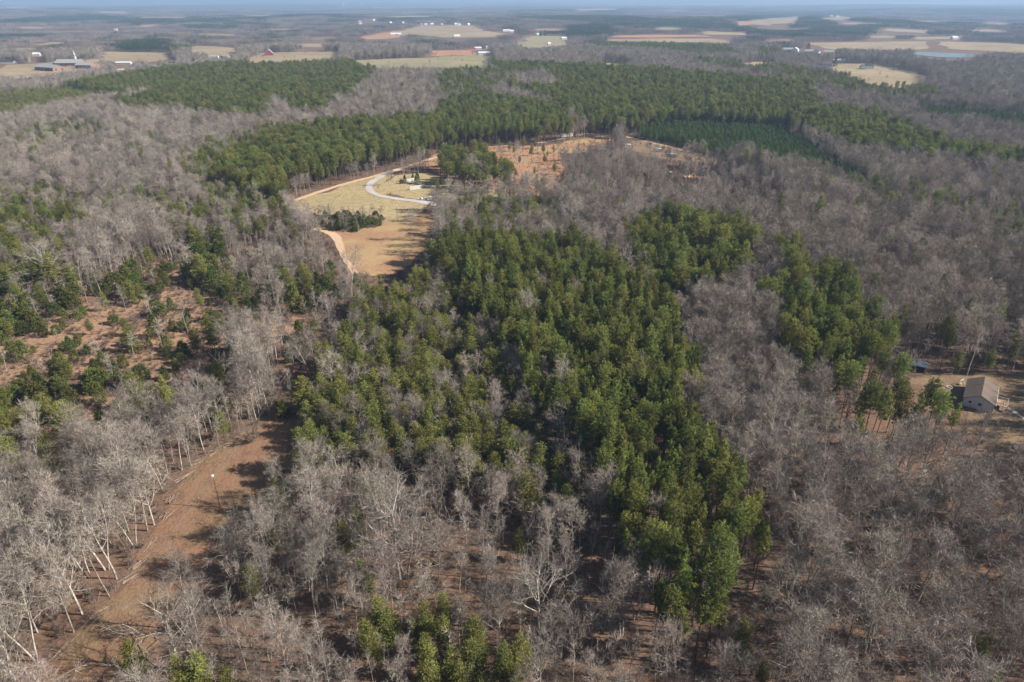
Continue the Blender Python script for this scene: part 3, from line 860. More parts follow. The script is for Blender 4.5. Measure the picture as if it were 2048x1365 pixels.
ZONES = [
    ('left woods', [(-400, 1500), (-400, 960), (0, 950), (120, 925), (200, 885), (350, 845), (460, 850), (530, 860), (440, 895), (370, 950), (330, 1020), (290, 1110), (235, 1190), (100, 1310), (20, 1400), (-20, 1500)], 19, BARE_TALL, 'left of the mown clearing'),
    ('scrub', [(-400, 860), (-400, 520), (0, 520), (120, 500), (260, 480), (430, 470), (600, 470), (640, 520), (700, 560), (650, 620), (560, 700), (548, 800), (530, 850), (460, 855), (350, 848), (200, 888), (120, 928), (0, 952), (-400, 960)], 3, SCRUB, 'in the cedar scrub at left'),
    ('scrub left', [(-300, 860), (-300, 760), (0, 720), (90, 760), (150, 850), (100, 930), (-300, 950)], 4, MIXGREEN, 'at the edge of the cedar scrub'),
    ('left green', [(-400, 540), (-400, 370), (0, 375), (90, 385), (200, 410), (350, 400), (430, 430), (440, 480), (330, 490), (200, 520), (0, 560)], 7, MIXGREEN, 'in the mixed green stand'),
    ('grey crowns', [(140, 470), (180, 440), (260, 420), (330, 430), (350, 480), (260, 520), (170, 520)], 9, bare_l(6.5, .2, 0, 0, (.8, 1.05)), 'among the grey crowns at left'),
    ('mid left green', [(420, 380), (560, 395), (580, 450), (560, 480), (470, 480), (400, 440)], 9, [({'pine_tree': .7, 'bare_tree': .3, 'scrub_pine': .3}, 5.6, (.7, .95), 2100), ({'thin_tree': 1}, 5, (.7, 1), 650)], 'beside the dirt road at left'),
    ('clearing west bare', [(455, 740), (490, 660), (540, 590), (575, 590), (565, 660), (545, 740), (545, 850), (500, 880), (430, 850)], 6, bare_l(5.8, .25, 0, 0, (.8, 1.1)), 'left of the overgrown strip'),
    ('left lane bare', [(450, 480), (600, 470), (680, 480), (690, 520), (620, 540), (540, 560), (450, 540)], 6, BRUSHY, 'left of the sandy track'),
    ('mixed', [(850, 490), (905, 560), (1000, 650), (1060, 720), (1110, 830), (1190, 990), (1120, 1010), (1060, 1020), (960, 990), (900, 975), (800, 950), (700, 965), (600, 975), (590, 850), (600, 760), (660, 690), (700, 620), (750, 560), (830, 530)], 9, MIXED, 'in the mixed olive stand'),
    ('lower mid', [(590, 930), (700, 920), (800, 895), (900, 920), (960, 950), (1060, 985), (1180, 960), (1290, 1060), (1300, 1200), (1400, 1280), (1560, 1320), (1560, 1500), (180, 1500), (260, 1330), (330, 1270), (420, 1100), (480, 1010)], 13, BARE_LOW, 'on the open red leaf floor'),
    ('lower mid left', [(590, 930), (700, 930), (790, 940), (790, 1040), (700, 1120), (600, 1150), (440, 1110), (430, 1060), (520, 990)], 8,
     [({'bare_tree': .6, 'scrub_pine': .16, 'pale_bare_tree': .08}, 6.2, (.75, 1.0), 700), ({'thin_tree': 1}, 3.4, (.7, 1.1), 650), ({'bare_shrub': 1}, 4.5, (.5, .9), 600)], 'right of the mown clearing'),
    ('olive bottom a', [(390, 1300), (470, 1270), (560, 1310), (560, 1420), (400, 1420)], 7, OLIVE_B, 'at the bottom edge left of centre'),
    ('olive bottom b', [(735, 1270), (790, 1225), (860, 1240), (940, 1250), (985, 1320), (960, 1420), (720, 1420)], 7, OLIVE_B, 'at the bottom edge near the middle'),
    ('olive bottom c', [(660, 1140), (720, 1130), (730, 1180), (680, 1200)], 7, OLIVE_B, 'in the small olive clump'),
    ('olive bottom d', [(980, 1310), (1090, 1270), (1100, 1420), (980, 1420)], 7, OLIVE_B, 'at the bottom edge right of the middle'),
    ('olive bottom e', [(1440, 1310), (1510, 1290), (1520, 1360), (1450, 1370)], 7, OLIVE_B, 'at the bottom edge beside the plantation'),
    ('olive side', [(590, 900), (640, 900), (650, 960), (610, 980), (580, 940)], 7, OLIVE_B, 'beside the top of the mown clearing'),
    ('young understory', [(1130, 900), (1220, 930), (1290, 1050), (1200, 1000), (1130, 960)], 8, PINE_L, 'at the plantation foot'),
    ('plantation', [(862, 500), (900, 470), (960, 462), (1100, 475), (1180, 500), (1240, 520), (1290, 560), (1360, 640), (1378, 710), (1365, 790), (1430, 860), (1475, 930), (1465, 985), (1535, 1060), (1525, 1130), (1510, 1190), (1510, 1250), (1390, 1290), (1285, 1210), (1280, 1060), (1230, 990), (1180, 930), (1110, 830), (1070, 720), (1010, 650), (930, 570)], 16, PINE_N, 'in the central plantation'),
    ('second cluster', [(1235, 490), (1280, 435), (1380, 425), (1440, 440), (1510, 460), (1525, 510), (1490, 560), (1400, 580), (1320, 575), (1260, 535)], 14, PINE_D, 'in the clump above the plantation'),
    ('right cluster', [(1555, 500), (1590, 480), (1640, 530), (1700, 570), (1785, 650), (1770, 730), (1700, 750), (1640, 745), (1560, 690), (1550, 600)], 14, PINE_N, 'in the clump right of the plantation'),
    ('house pines', [(1650, 760), (1720, 745), (1790, 750), (1850, 770), (1915, 810), (1925, 860), (1860, 880), (1700, 870), (1640, 830)], 13, PINE_L[:1], 'in the pines left of the white house'),
    ('gap bare', [(1370, 600), (1450, 570), (1530, 540), (1555, 640), (1560, 700), (1600, 780), (1560, 900), (1490, 920), (1440, 870), (1385, 790), (1395, 700)], 13, bare_l(5.0, .03, 0, .01, (.85, 1.1), 3.8, 3.5), 'in the gap right of the plantation'),
    ('right low', [(1490, 920), (1600, 850), (1700, 880), (1930, 880), (2500, 900), (2500, 1500), (1540, 1500), (1560, 1300), (1520, 1230), (1535, 1060), (1480, 990)], 15, BARE_RIGHT, 'in the dark bare woods'),
    ('right mid', [(1780, 640), (1800, 480), (1900, 440), (2500, 450), (2500, 740), (1930, 740), (1850, 740), (1790, 720)], 10,
     [({'bare_tree': 1, 'pine_tree': (.16, .8), 'scrub_pine': .16}, 6.2, (.85, 1.1), 2100), ({'thin_tree': 1, 'bare_shrub': 1}, 4.2, (.7, 1.1), 700)], 'in the woods above the white house'),
    ('behind house', [(1850, 640), (1950, 630), (2120, 620), (2120, 700), (1960, 706), (1880, 700)], 12, [({'pine_tree': (.5, .85), 'scrub_pine': .3, 'bare_tree': .5}, 5.5, (.85, 1.1), 2100), ({'thin_tree': 1}, 5, (.7, 1.1), 700)], 'in the shaded trees behind the white house'),
    ('right pine row', [(1650, 345), (1760, 370), (1860, 375), (1960, 400), (2100, 430), (2100, 480), (1980, 470), (1880, 440), (1790, 430), (1700, 390)], 12,
     [({'pine_tree': .5, 'bare_tree': .7, 'scrub_pine': .15}, 6.5, (.8, 1.0), 2100)], 'in the row of scattered pines at right'),
    ('ridge brush', [(1040, 310), (1120, 300), (1230, 300), (1320, 310), (1450, 340), (1560, 350), (1560, 420), (1400, 420), (1200, 410), (1050, 400), (1110, 370)], 5, BRUSHY, 'on the brushy rise above the plantation'),
    ('olive ridge', [(890, 410), (960, 405), (1060, 400), (1130, 420), (1130, 450), (1020, 465), (920, 460), (880, 440)], 9, MIXGREEN, 'above the top end of the plantation'),
    ('slope pines', [(885, 310), (960, 305), (1010, 340), (1040, 370), (1000, 385), (940, 370), (890, 345)], 9, [({'pine_tree': 1, 'bare_tree': .1}, 6.6, (.8, 1.05, 1.5), 2100)], 'on the orange slope'),
    ('hedge', [(600, 432), (650, 428), (760, 430), (765, 452), (700, 462), (610, 458)], 2, [({'cedar_tree': .9, 'bare_shrub': 1, 'thin_tree': .3}, 2.2, (.45, .85, 1.5), 1200)], 'in the hedge row'),
    ('centre pines', [(362, 352), (400, 305), (520, 262), (640, 248), (760, 240), (870, 232), (900, 200), (960, 187), (1060, 205), (1130, 222), (1145, 245), (1140, 268), (1060, 285), (960, 292), (900, 300), (780, 325), (700, 348), (600, 372), (560, 398), (470, 372)], 14, PINE_D, 'in the long pine block'),
    ('centre pines fringe', [(340, 350), (430, 300), (540, 255), (560, 275), (470, 320), (420, 360)], 12, PINE_L, 'at the left end of the long pine block'),
    ('road fringe', [(560, 398), (610, 368), (780, 325), (960, 296), (960, 302), (800, 340), (640, 385), (575, 405)], 6, [({'bare_tree': 1, 'bare_shrub': 1}, 4.6, (.5, .8), 1200)], 'along the dirt road'),
    ('top cluster', [(872, 160), (905, 142), (1000, 145), (1000, 172), (960, 198), (890, 192)], 13, [({'pine_tree': 1, 'bare_tree': .15}, 5.0, (.85, 1.1), 2100)], 'in the pine clump above the long block'),
    ('big pines', [(980, 128), (1100, 132), (1300, 142), (1500, 160), (1620, 170), (1640, 215), (1750, 228), (1820, 262), (1900, 290), (2100, 325), (2100, 345), (1960, 325), (1800, 310), (1650, 282), (1600, 250), (1560, 252), (1300, 246), (1280, 262), (1180, 250), (1100, 205), (1020, 180), (1000, 150)], 13, PINE_D, 'in the wide pine block'),
    ('bare pocket', [(1020, 150), (1080, 152), (1130, 168), (1100, 180), (1040, 178)], 12, bare_l(), 'in a bare pocket of the pine block'),
    ('young block', [(1290, 250), (1400, 246), (1560, 256), (1620, 290), (1690, 330), (1760, 366), (1720, 378), (1640, 356), (1560, 340), (1480, 322), (1400, 304), (1320, 278), (1285, 268)], 7, YOUNG, 'in the dark young plantation'),
    ('young right', [(1800, 210), (1950, 222), (2100, 235), (2100, 270), (1960, 258), (1850, 245)], 7, YOUNG, 'in the small young plantation at right'),
    ('right strip', [(1380, 120), (1500, 128), (1640, 150), (1700, 160), (1830, 180), (1900, 195), (1840, 205), (1700, 192), (1560, 160), (1420, 140)], 11, PINE_L, 'in the pine strip below the hay field'),
    ('upper pines', [(105, 178), (150, 168), (240, 155), (330, 140), (450, 130), (600, 124), (700, 126), (755, 140), (735, 165), (700, 195), (640, 225), (590, 228), (575, 205), (545, 205), (530, 238), (450, 236), (330, 218), (240, 222), (232, 200), (180, 192)], 13, PINE_D, 'in the upper left pine block'),
    ('upper gap', [(232, 200), (262, 192), (300, 186), (290, 196), (250, 206), (222, 214)], 12, bare_l(), 'in the gap of the upper left pines'),
    ('olive left', [(-200, 195), (0, 192), (90, 184), (150, 182), (200, 192), (210, 205), (150, 215), (90, 225), (40, 240), (-200, 270)], 8, OLIVE_D, 'in the olive strip at the upper left edge'),
    ('olive left lower', [(0, 285), (60, 265), (130, 250), (210, 262), (220, 280), (180, 295), (90, 300), (0, 312)], 8, MIXGREEN, 'in the lower olive strip at upper left'),
    ('grove', [(232, 100), (260, 84), (330, 80), (345, 100), (300, 106)], 12, PINE_D, 'in the dark grove behind the pale field'),
    ('grove small', [(345, 98), (375, 86), (382, 100), (350, 106)], 12, PINE_D, 'in the dark grove behind the pale field'),
    ('far clump', [(1090, 70), (1130, 52), (1220, 48), (1230, 68), (1170, 72)], 12, PINE_D, 'in the far dark clump'),
    ('far strip', [(1180, 88), (1300, 90), (1450, 98), (1480, 112), (1380, 112), (1280, 100), (1180, 96)], 12, PINE_D, 'in the far pine strip right of the centre'),
    ('f1', [(0, 42), (60, 36), (150, 32), (245, 34), (240, 40), (120, 44), (0, 47)], 12, PINE_D, ''), ('f2', [(-50, 68), (95, 70), (95, 75), (-50, 78)], 12, PINE_D, ''),
    ('f3', [(230, 8), (500, 10), (690, 14), (680, 18), (400, 16), (240, 12)], 12, PINE_D, ''), ('f4', [(100, 16), (180, 17), (170, 21), (110, 20)], 12, PINE_D, ''),
    ('f5', [(1040, 35), (1200, 31), (1300, 38), (1380, 46), (1200, 44), (1100, 40)], 12, PINE_D, ''), ('f6', [(1460, 30), (1560, 24), (1640, 28), (1720, 38), (1600, 36), (1520, 44), (1470, 44)], 12, PINE_D, ''),
    ('f7', [(1840, 22), (1960, 17), (2100, 22), (2100, 36), (1960, 30)], 12, PINE_L, ''), ('f8', [(1500, 98), (1640, 104), (1640, 112), (1520, 112)], 12, PINE_L, ''),
]
ZP = [(poly(px, hc), hc) for (_, px, hc, _, _) in ZONES]
BASE_L = bare_l(6.3, .03, .05, .07, (.8, 1.1))


def seg_dist(pts, x, y):
    d = np.full(x.shape, 1e9)
    sel = (x > pts[:, 0].min() - 15) & (x < pts[:, 0].max() + 15) & (y > pts[:, 1].min() - 15) & (y < pts[:, 1].max() + 15)
    i = np.nonzero(sel)[0]
    for k in range(0, len(i), 20000):
        j = i[k:k + 20000]
        d[j] = np.sqrt(((x[j][:, None] - pts[:, 0]) ** 2 + (y[j][:, None] - pts[:, 1]) ** 2)).min(1)
    return d


def zone_of(x, y):
    wx = x + 3.5 * np.sin(y / 9.0 + x / 23.0) + 2.0 * np.sin(x / 5.0)
    wy = y + 4.5 * np.sin(x / 11.0 + 1.0) + 2.5 * np.cos(y / 6.0 + x / 7.0)
    z = np.full(x.shape, -1)
    for i, (pl, hc) in enumerate(ZP):
        z[inside(pl, wx, wy)] = i
    return z


KEEPOUT = []          # (x, y, radius): buildings, hero trees


def blocked(x, y, tall):
    b = np.zeros(x.shape, bool)
    for p0, p1, hc in OPENP:
        b |= inside(p0, x, y)
        if tall:
            for k in ((1,) if hc < 14 else (.25, .5, .75, 1)): b |= inside(p0 * (1 - k) + p1 * k, x, y)
    for pts, w in ROADS:
        b |= seg_dist(pts, x, y) < (w.max() * .5 + (1.2 if tall else .3))
        if tall:
            dd = pts * 1.0 - norm(pts) * 9.0           # keep the sightline side a little more open
            b |= seg_dist(dd, x, y) < w.max() * .45
    for kx, ky, kr in KEEPOUT:
        b |= (x - kx) ** 2 + (y - ky) ** 2 < kr * kr
    if tall and len(x) and np.hypot(x, y).max() > 1100:
        for ax, ay, bx_, by_, kr in CAPS:
            if math.hypot(ax, ay) > 2700: continue
            dx, dy = bx_ - ax, by_ - ay; q = np.clip(((x - ax) * dx + (y - ay) * dy) / (dx * dx + dy * dy), 0, 1)
            b |= (x - ax - q * dx) ** 2 + (y - ay - q * dy) ** 2 < (kr * .9) ** 2
    return b


ALLOW = {'red_slope': 'slope pines'}

# ------------------------------------------------------------------ single trees one can point at (base pixel, kind, form, scale, turn, label)
HEROES = [
    ((800, 1158), 'pale_bare_tree', 3, 1.1, .4, 'largest broad pale tree with spreading white limbs on the open red leaf floor'),
    ((812, 1156), 'pale_bare_tree', 1, 1.05, 2.4, 'slimmer pale forked tree close beside the largest spreading white tree'),
    ((233, 1158), 'pale_bare_tree', 2, 1.25, 1.0, 'tall pale trunk at the left edge of the mown clearing, nearest the bend'),
    ((214, 1140), 'pale_bare_tree', 1, 1.25, 3.0, 'tall forked pale tree just left of the pale trunk at the clearing bend'),
    ((165, 1230), 'pale_bare_tree', 0, 1.1, 5.0, 'broad pale tree with a long low limb left of the clearing'),
    ((295, 1062), 'pale_bare_tree', 2, 1.15, 2.0, 'pale leaning tree on the left bank halfway up the mown clearing'),
    ((308, 1050), 'pale_bare_tree', 0, .95, 1.3, 'crooked pale tree over the left bank halfway up the mown clearing'),
    ((30, 1360), 'pale_bare_tree', 2, 1.2, .2, 'pale trunk in the bottom left corner beside the clearing'),
    ((72, 1318), 'pale_bare_tree', 1, 1.1, .9, 'pale tree standing right of the trunk in the bottom left corner'),
    ((360, 1340), 'pale_bare_tree', 3, .85, 2.2, 'broad silvery tree at the bottom edge right of the mown clearing'),
    ((415, 1362), 'bare_tree', 6, 1.05, 4.2, 'wide grey tree at the bottom edge just right of the broad silvery one'),
    ((520, 800), 'pale_bare_tree', 1, 1.3, 2.0, 'tall pale pinkish tree at the left edge of the overgrown strip'),
    ((505, 790), 'pale_bare_tree', 2, 1.2, 4.0, 'tall pale tree left of the pinkish one at the overgrown strip'),
    ((665, 800), 'bare_tree', 6, 1.0, 1.0, 'wide grey crown standing out of the olive pines right of the strip'),
    ((1115, 925), 'bare_tree', 6, 1.05, 2.0, 'wide bare oak at the lower left edge of the tall plantation'),
    ((1270, 1240), 'pale_bare_tree', 1, .85, 3.0, 'small whitish forked tree at the lower left foot of the plantation'),
    ((1515, 850), 'bare_tree', 6, 1.1, 3.0, 'wide fan shaped bare tree between the plantation and the right hand pines'),
    ((100, 570), 'pale_bare_tree', 3, .9, 2.0, 'wide silver tree with arching limbs near the left edge above the cedars'),
    ((215, 520), 'bare_tree', 6, 1.2, 2.0, 'rounded grey crown right of the silver arching tree at left'),
    ((288, 488), 'bare_tree', 4, 1.1, 1.0, 'large grey crown above the tan scrub opening at left'),
    ((322, 385), 'pale_bare_tree', 1, .95, 1.0, 'slim white tree beside the straw coloured track at upper left'),
    ((485, 395), 'bare_tree', 6, 1.05, 0.6, 'broad grey crown above the left end of the dirt road'),
    ((1165, 355), 'pale_bare_tree', 2, .8, 1.0, 'white forked snag on the brushy rise, upper one of two'),
    ((1178, 398), 'pale_bare_tree', 1, .8, 4.0, 'white crooked snag on the brushy rise, lower one of two'),
    ((778, 372), 'bare_tree', 4, .72, 4.0, 'round bare tree at the top of the gravel drive bend'),
    ((882, 475), 'bare_tree', 6, .85, 1.0, 'round silver bare tree at the upper left corner of the plantation'),
    ((822, 482), 'bare_tree', 1, .85, 2.0, 'tall thin bare tree at the right edge of the pasture'),
    ((1405, 318), 'bare_tree', 4, .8, 1.0, 'round pinkish grey tree beside the track under the dark young plantation'),
    ((1230, 305), 'pine_tree', 4, .62, 1.0, 'round lone dark pine on the brushy rise below the white trailer'),
    ((1172, 282), 'pine_tree', 2, .55, 1.0, 'small lone pine beside the end of the dirt road'),
    ((945, 392), 'pine_tree', 4, 1.05, 1.0, 'biggest dark pine on the orange slope'),
    ((1695, 930), 'pine_tree', 4, .75, 0.0, 'lone round green pine in the dark bare woods at lower right'),
    ((1525, 730), 'scrub_pine', 2, 1.0, 0.0, 'lone yellowish pine in the bare gap right of the plantation'),
    ((1505, 1180), 'pine_tree', 3, .95, 0.0, 'tall slender pine at the lower right corner of the plantation'),
    ((1790, 780), 'scrub_pine', 2, .55, 0.0, 'small spiky pine left of the yard of the white house'),
    ((610, 478), 'cedar_tree', 0, 1.5, 0.0, 'dark cedar at the left end of the hedge row'),
    ((835, 362), 'cedar_tree', 0, 1.05, 0.0, 'bushy cedar between the two block walls at their right end'),
    ((826, 360), 'cedar_tree', 3, .8, 1.0, 'slim cedar just left of the bushy one between the block walls'),
    ((810, 364), 'cedar_tree', 1, .75, 2.0, 'yellow green cedar at the left end of the rear block wall'),
    ((803, 368), 'cedar_tree', 2, .7, 2.0, 'low dark cedar in front of the rear block wall'),
    ((635, 735), 'pine_tree', 4, .9, 0.0, 'dense green pine at the right edge of the overgrown strip'),
    ((700, 730), 'pine_tree', 2, 1.0, 0.0, 'bright green pine above the olive stand, right of the overgrown strip'),
    ((610, 830), 'scrub_pine', 2, 1.25, 0.0, 'large round pine at the top end of the mown clearing'),
    ((505, 885), 'bare_shrub', 1, 2.6, 0.0, 'twiggy rounded tree at the top left corner of the mown clearing'),
    ((640, 655), 'bare_shrub', 2, 2.2, 0.0, 'grey rounded shrub beside the orange straw patch'),
]
CATS = {'pine_tree': 'pine tree', 'scrub_pine': 'olive pine', 'young_pine': 'young pine', 'bare_tree': 'bare tree', 'pale_bare_tree': 'pale tree',
        'thin_tree': 'thin tree', 'cedar_tree': 'cedar tree', 'bare_shrub': 'bare shrub'}
GROUPS = {'pine_tree': 'tall green pines', 'scrub_pine': 'olive green bushy pines', 'young_pine': 'dark young plantation pines',
          'bare_tree': 'leafless grey trees', 'pale_bare_tree': 'leafless trees with pale trunks', 'thin_tree': 'thin leafless understory trees',
          'cedar_tree': 'dark cedars in the scrub', 'bare_shrub': 'leafless shrubs'}


def place_tree(kind, form, loc, scl, rz, label, group=None, tilt=(0, 0)):
    tm, cm, _ = KINDS[kind]['forms'][form]
    name = kind
    r = bpy.data.objects.new(name, None); r.empty_display_size = .5
    r.location = loc; r.rotation_euler = (tilt[0], tilt[1], rz); r.scale = scl
    COL.objects.link(r)
    tag(r, label, CATS[kind], group or GROUPS[kind])
    t = bpy.data.objects.new('trunk', tm); COL.objects.link(t); t.parent = r
    c = bpy.data.objects.new('crown', cm); COL.objects.link(c); c.parent = r
    return r


for (px, kind, form, s, rz, lab) in HEROES:
    x, y = P(*px)
    place_tree(kind, form, (x, y, float(H(x, y))), (s, s, s), rz, lab)
    KEEPOUT.append((x, y, 7.0 if (kind, form) == ('pale_bare_tree', 3) else (3.4 if kind not in ('cedar_tree', 'bare_shrub') else 1.5)))

# buildings and things keep trees off
for px, kr in [((1965, 800), 13), ((1830, 740), 8), ((1130, 274), 12), ((850, 402), 7), ((860, 402), 7), ((998, 398), 9), ((950, 398), 9), ((820, 372), 9),
               ((1345, 308), 9), ((1388, 355), 9), ((1335, 300), 6), ((792, 440), 3), ((440, 1013), 4),
               ((1828, 765), 11), ((1845, 785), 10), ((1818, 790), 9), ((1850, 805), 7), ((1955, 835), 9), ((1975, 855), 9), ((1935, 815), 6), ((1378, 372), 7), ((1342, 330), 7), ((1317, 318), 6), ((951, 415), 6), ((995, 414), 6)]:
    x, y = P(*px); KEEPOUT.append((x, y, kr))

# clearings round the far houses
CAPS = []
for px, kr in [((16, 127), 22), ((248, 129), 22), ((243, 143), 12), ((340, 127), 18), ((388, 126), 12), ((310, 137), 12), ((428, 117), 16), ((452, 116), 14), ((538, 111), 16), ((969, 111), 20), ((956, 100), 20),
               ((945, 101), 16), ((974, 98), 10), ((788, 71), 24), ((799, 71), 18), ((914, 75), 22), ((1013, 64), 30), ((1023, 65), 24), ((1076, 72), 16), ((1128, 80), 20), ((1098, 91), 12), ((864, 50.5), 30), ((843, 51), 30),
               ((884, 50.5), 30), ((912, 50.5), 30), ((937, 51), 30), ((720, 45), 24), ((721, 49.5), 24), ((748, 42), 26), ((781, 47), 24), ((806, 47), 24), ((662, 20), 40), ((690, 24), 40), ((753, 16), 50), ((414, 10), 60),
               ((232, 62), 20), ((74, 113), 16), ((687, 14), 40), ((722, 11), 90), ((1646, 137), 20), ((1590, 104), 22), ((1577, 103), 22), ((1632, 108), 20), ((1618, 107), 20), ((1656, 108), 20), ((1677, 126), 16),
               ((1662, 34), 34), ((1675, 34.5), 34), ((1908, 79), 26), ((1738, 26), 36), ((146, 132), 40), ((174, 137), 24), ((101, 141), 34)]:
    x, y = P(*px); d = math.hypot(x, y); back = min(17.0 * d / 120, 420) * .9
    CAPS.append((x * (1 + kr / d), y * (1 + kr / d), x * (1 - back / d), y * (1 - back / d), kr))
# ------------------------------------------------------------------ forest points
HALF = R(43)
PTS = {k: [] for k in KINDS}      # arrays of x, y, scale, zone


def wedge_grid(s, rmax, jit=.42, bounds=None):
    if bounds is None:
        x0, x1, y0, y1 = -rmax, rmax, -20, rmax
    else:
        x0, y0 = bounds.min(0) - 8; x1, y1 = bounds.max(0) + 8
        x0 = max(x0, -rmax); x1 = min(x1, rmax); y1 = min(y1, rmax); y0 = max(y0, -20)
    if x1 <= x0 or y1 <= y0: return np.zeros(0), np.zeros(0)
    gx, gy = np.meshgrid(np.arange(x0, x1, s), np.arange(y0, y1, s * .93))
    gx = gx + (np.arange(gx.shape[0])[:, None] % 2) * s * .5
    gx = gx.ravel() + rng.uniform(-jit, jit, gx.size) * s; gy = gy.ravel() + rng.uniform(-jit, jit, gy.size) * s
    r = np.hypot(gx, gy)
    k = (r > 42) & (r < rmax) & (np.abs(gx) < np.tan(HALF) * (gy + 45))
    return gx[k], gy[k]


def emit(x, y, kinds, sc, zi):
    names = list(kinds)
    kv = {n: (kinds[n] if isinstance(kinds[n], tuple) else (kinds[n], 1.0)) for n in names}
    w = np.array([kv[n][0] for n in names], float); w /= w.sum()
    wide = sc[2] if len(sc) > 2 else 1.0
    ch = rng.choice(len(names), len(x), p=w)
    s = rng.uniform(sc[0], sc[1], len(x)) * (1 - .25 * (rng.random(len(x)) < .12))
    for i, n in enumerate(names):
        k = ch == i
        if n in ('cedar_tree',): ss = s[k] * rng.uniform(.7, 1.25, k.sum())
        else: ss = s[k]
        ss = ss * kv[n][1]
        PTS[n].append(np.stack([x[k], y[k], ss, np.full(k.sum(), zi), np.full(k.sum(), wide)], 1))


def run_layers(layers, zi, bounds, select, skip_open=False):
    for kinds, s, sc, rmax in layers:
        tall = any(k not in ('bare_shrub', 'cedar_tree') for k in kinds) and s > 3.2
        x, y = wedge_grid(s, rmax, .2 if kinds is PINE_D or s < 3 else .42, bounds)
        if not len(x): continue
        k = select(x, y); x = x[k]; y = y[k]
        if not len(x): continue
        if skip_open:
            b = np.zeros(x.shape, bool)
            for pts, w in ROADS: b |= seg_dist(pts, x, y) < w.max() * .5 + 1.5
            for kx, ky, kr in KEEPOUT: b |= (x - kx) ** 2 + (y - ky) ** 2 < kr * kr
        else:
            b = blocked(x, y, tall)
        emit(x[~b], y[~b], kinds, sc, zi)


for zi, (nm, px, hc, layers, ph) in enumerate(ZONES):
    run_layers(layers, zi, ZP[zi][0], lambda x, y, zi=zi: zone_of(x, y) == zi, nm in ('slope pines', 'hedge'))
run_layers(BASE_L, -1, None, lambda x, y: zone_of(x, y) == -1)
OPEN_LAYERS = {'red_slope': [({'scrub_pine': .5, 'pine_tree': .4, 'bare_tree': .2, 'thin_tree': .5}, 16, (.5, .85), 2100), ({'bare_shrub': 1}, 7, (.3, .7), 700)],
               'scrub_opening': SCRUB_OPEN, 'bare_slope': [({'bare_shrub': 1, 'thin_tree': .2}, 9, (.5, 1.), 900)],
               'meadow': [({'bare_shrub': 1}, 17, (.15, .35), 700)], 'yard': [({'bare_shrub': 1, 'thin_tree': .6}, 13, (.35, .8), 400)],
               'field': [({'thin_tree': 1, 'bare_shrub': 1}, 26, (.35, .7), 500)], 'far_field': [({'bare_tree': 1, 'cedar_tree': .4}, 75, (.4, .7), 2100)],
               'strip': [({'bare_shrub': 1, 'cedar_tree': .35, 'thin_tree': .25}, 3.6, (.6, 1.3), 600)],
               'verge': [({'bare_shrub': 1}, 9, (.4, .8), 900)]}
ZBASE = len(ZONES)
OPEN_PH = {'red_slope': 'on the orange slope', 'scrub_opening': 'on the open tan ground at left', 'bare_slope': 'on the bare slope by the dark young pines',
           'meadow': 'in the golden meadow', 'yard': 'in the yard of the white house', 'field': 'in the pasture', 'far_field': 'on a far field', 'verge': 'beside the dirt road', 'strip': 'in the overgrown strip'}
_slope = [i for i, z in enumerate(ZONES) if z[0] == 'slope pines'][0]
for oi, (nm, mt, px, lift, lab, hc) in enumerate(OPEN):
    if nm in OPEN_LAYERS:
        run_layers(OPEN_LAYERS[nm], ZBASE + oi, OPENP[oi][0],
                   lambda x, y, oi=oi: inside(OPENP[oi][0], x, y) & (zone_of(x, y) != _slope), True)
for k in PTS:
    PTS[k] = np.concatenate(PTS[k]) if PTS[k] else np.zeros((0, 5))
    print(k, len(PTS[k]))


def scatter_object(name, pts3, rot, scl, idx, coll, label, cat=None, group=None):
    me = bpy.data.meshes.new(name)
    n = len(pts3)
    me.vertices.add(n); me.vertices.foreach_set('co', np.asarray(pts3, np.float32).ravel())
    a = me.attributes.new('rot', 'FLOAT_VECTOR', 'POINT'); a.data.foreach_set('vector', np.asarray(rot, np.float32).ravel())
    a = me.attributes.new('scl', 'FLOAT_VECTOR', 'POINT'); a.data.foreach_set('vector', np.asarray(scl, np.float32).ravel())
    a = me.attributes.new('idx', 'INT', 'POINT'); a.data.foreach_set('value', np.asarray(idx, np.int32))
    me.update()
    o = bpy.data.objects.new(name, me); COL.objects.link(o)
    ng = bpy.data.node_groups.new(name, 'GeometryNodeTree')
    ng.interface.new_socket('Geometry', in_out='INPUT', socket_type='NodeSocketGeometry')
    ng.interface.new_socket('Geometry', in_out='OUTPUT', socket_type='NodeSocketGeometry')
    gi = ng.nodes.new('NodeGroupInput'); go = ng.nodes.new('NodeGroupOutput')
    ip = ng.nodes.new('GeometryNodeInstanceOnPoints')
    ci = ng.nodes.new('GeometryNodeCollectionInfo')
    ci.inputs['Collection'].default_value = coll
    ci.inputs['Separate Children'].default_value = True
    ci.inputs['Reset Children'].default_value = True
    ip.inputs['Pick Instance'].default_value = True

    def na(nm, t):
        x = ng.nodes.new('GeometryNodeInputNamedAttribute'); x.data_type = t; x.inputs['Name'].default_value = nm; return x
    ra = na('rot', 'FLOAT_VECTOR'); sa = na('scl', 'FLOAT_VECTOR'); ia = na('idx', 'INT')
    er = ng.nodes.new('FunctionNodeEulerToRotation')
    ng.links.new(ra.outputs[0], er.inputs[0])
    ng.links.new(gi.outputs[0], ip.inputs['Points'])
    ng.links.new(ci.outputs[0], ip.inputs['Instance'])
    ng.links.new(ia.outputs[0], ip.inputs['Instance Index'])
    ng.links.new(er.outputs[0], ip.inputs['Rotation'])
    ng.links.new(sa.outputs[0], ip.inputs['Scale'])
    ng.links.new(ip.outputs[0], go.inputs[0])
    md = o.modifiers.new('scatter', 'NODES'); md.node_group = ng
    o['kind'] = 'stuff'; o['label'] = label
    if cat: o['category'] = cat
    if group: o['group'] = group
    return o


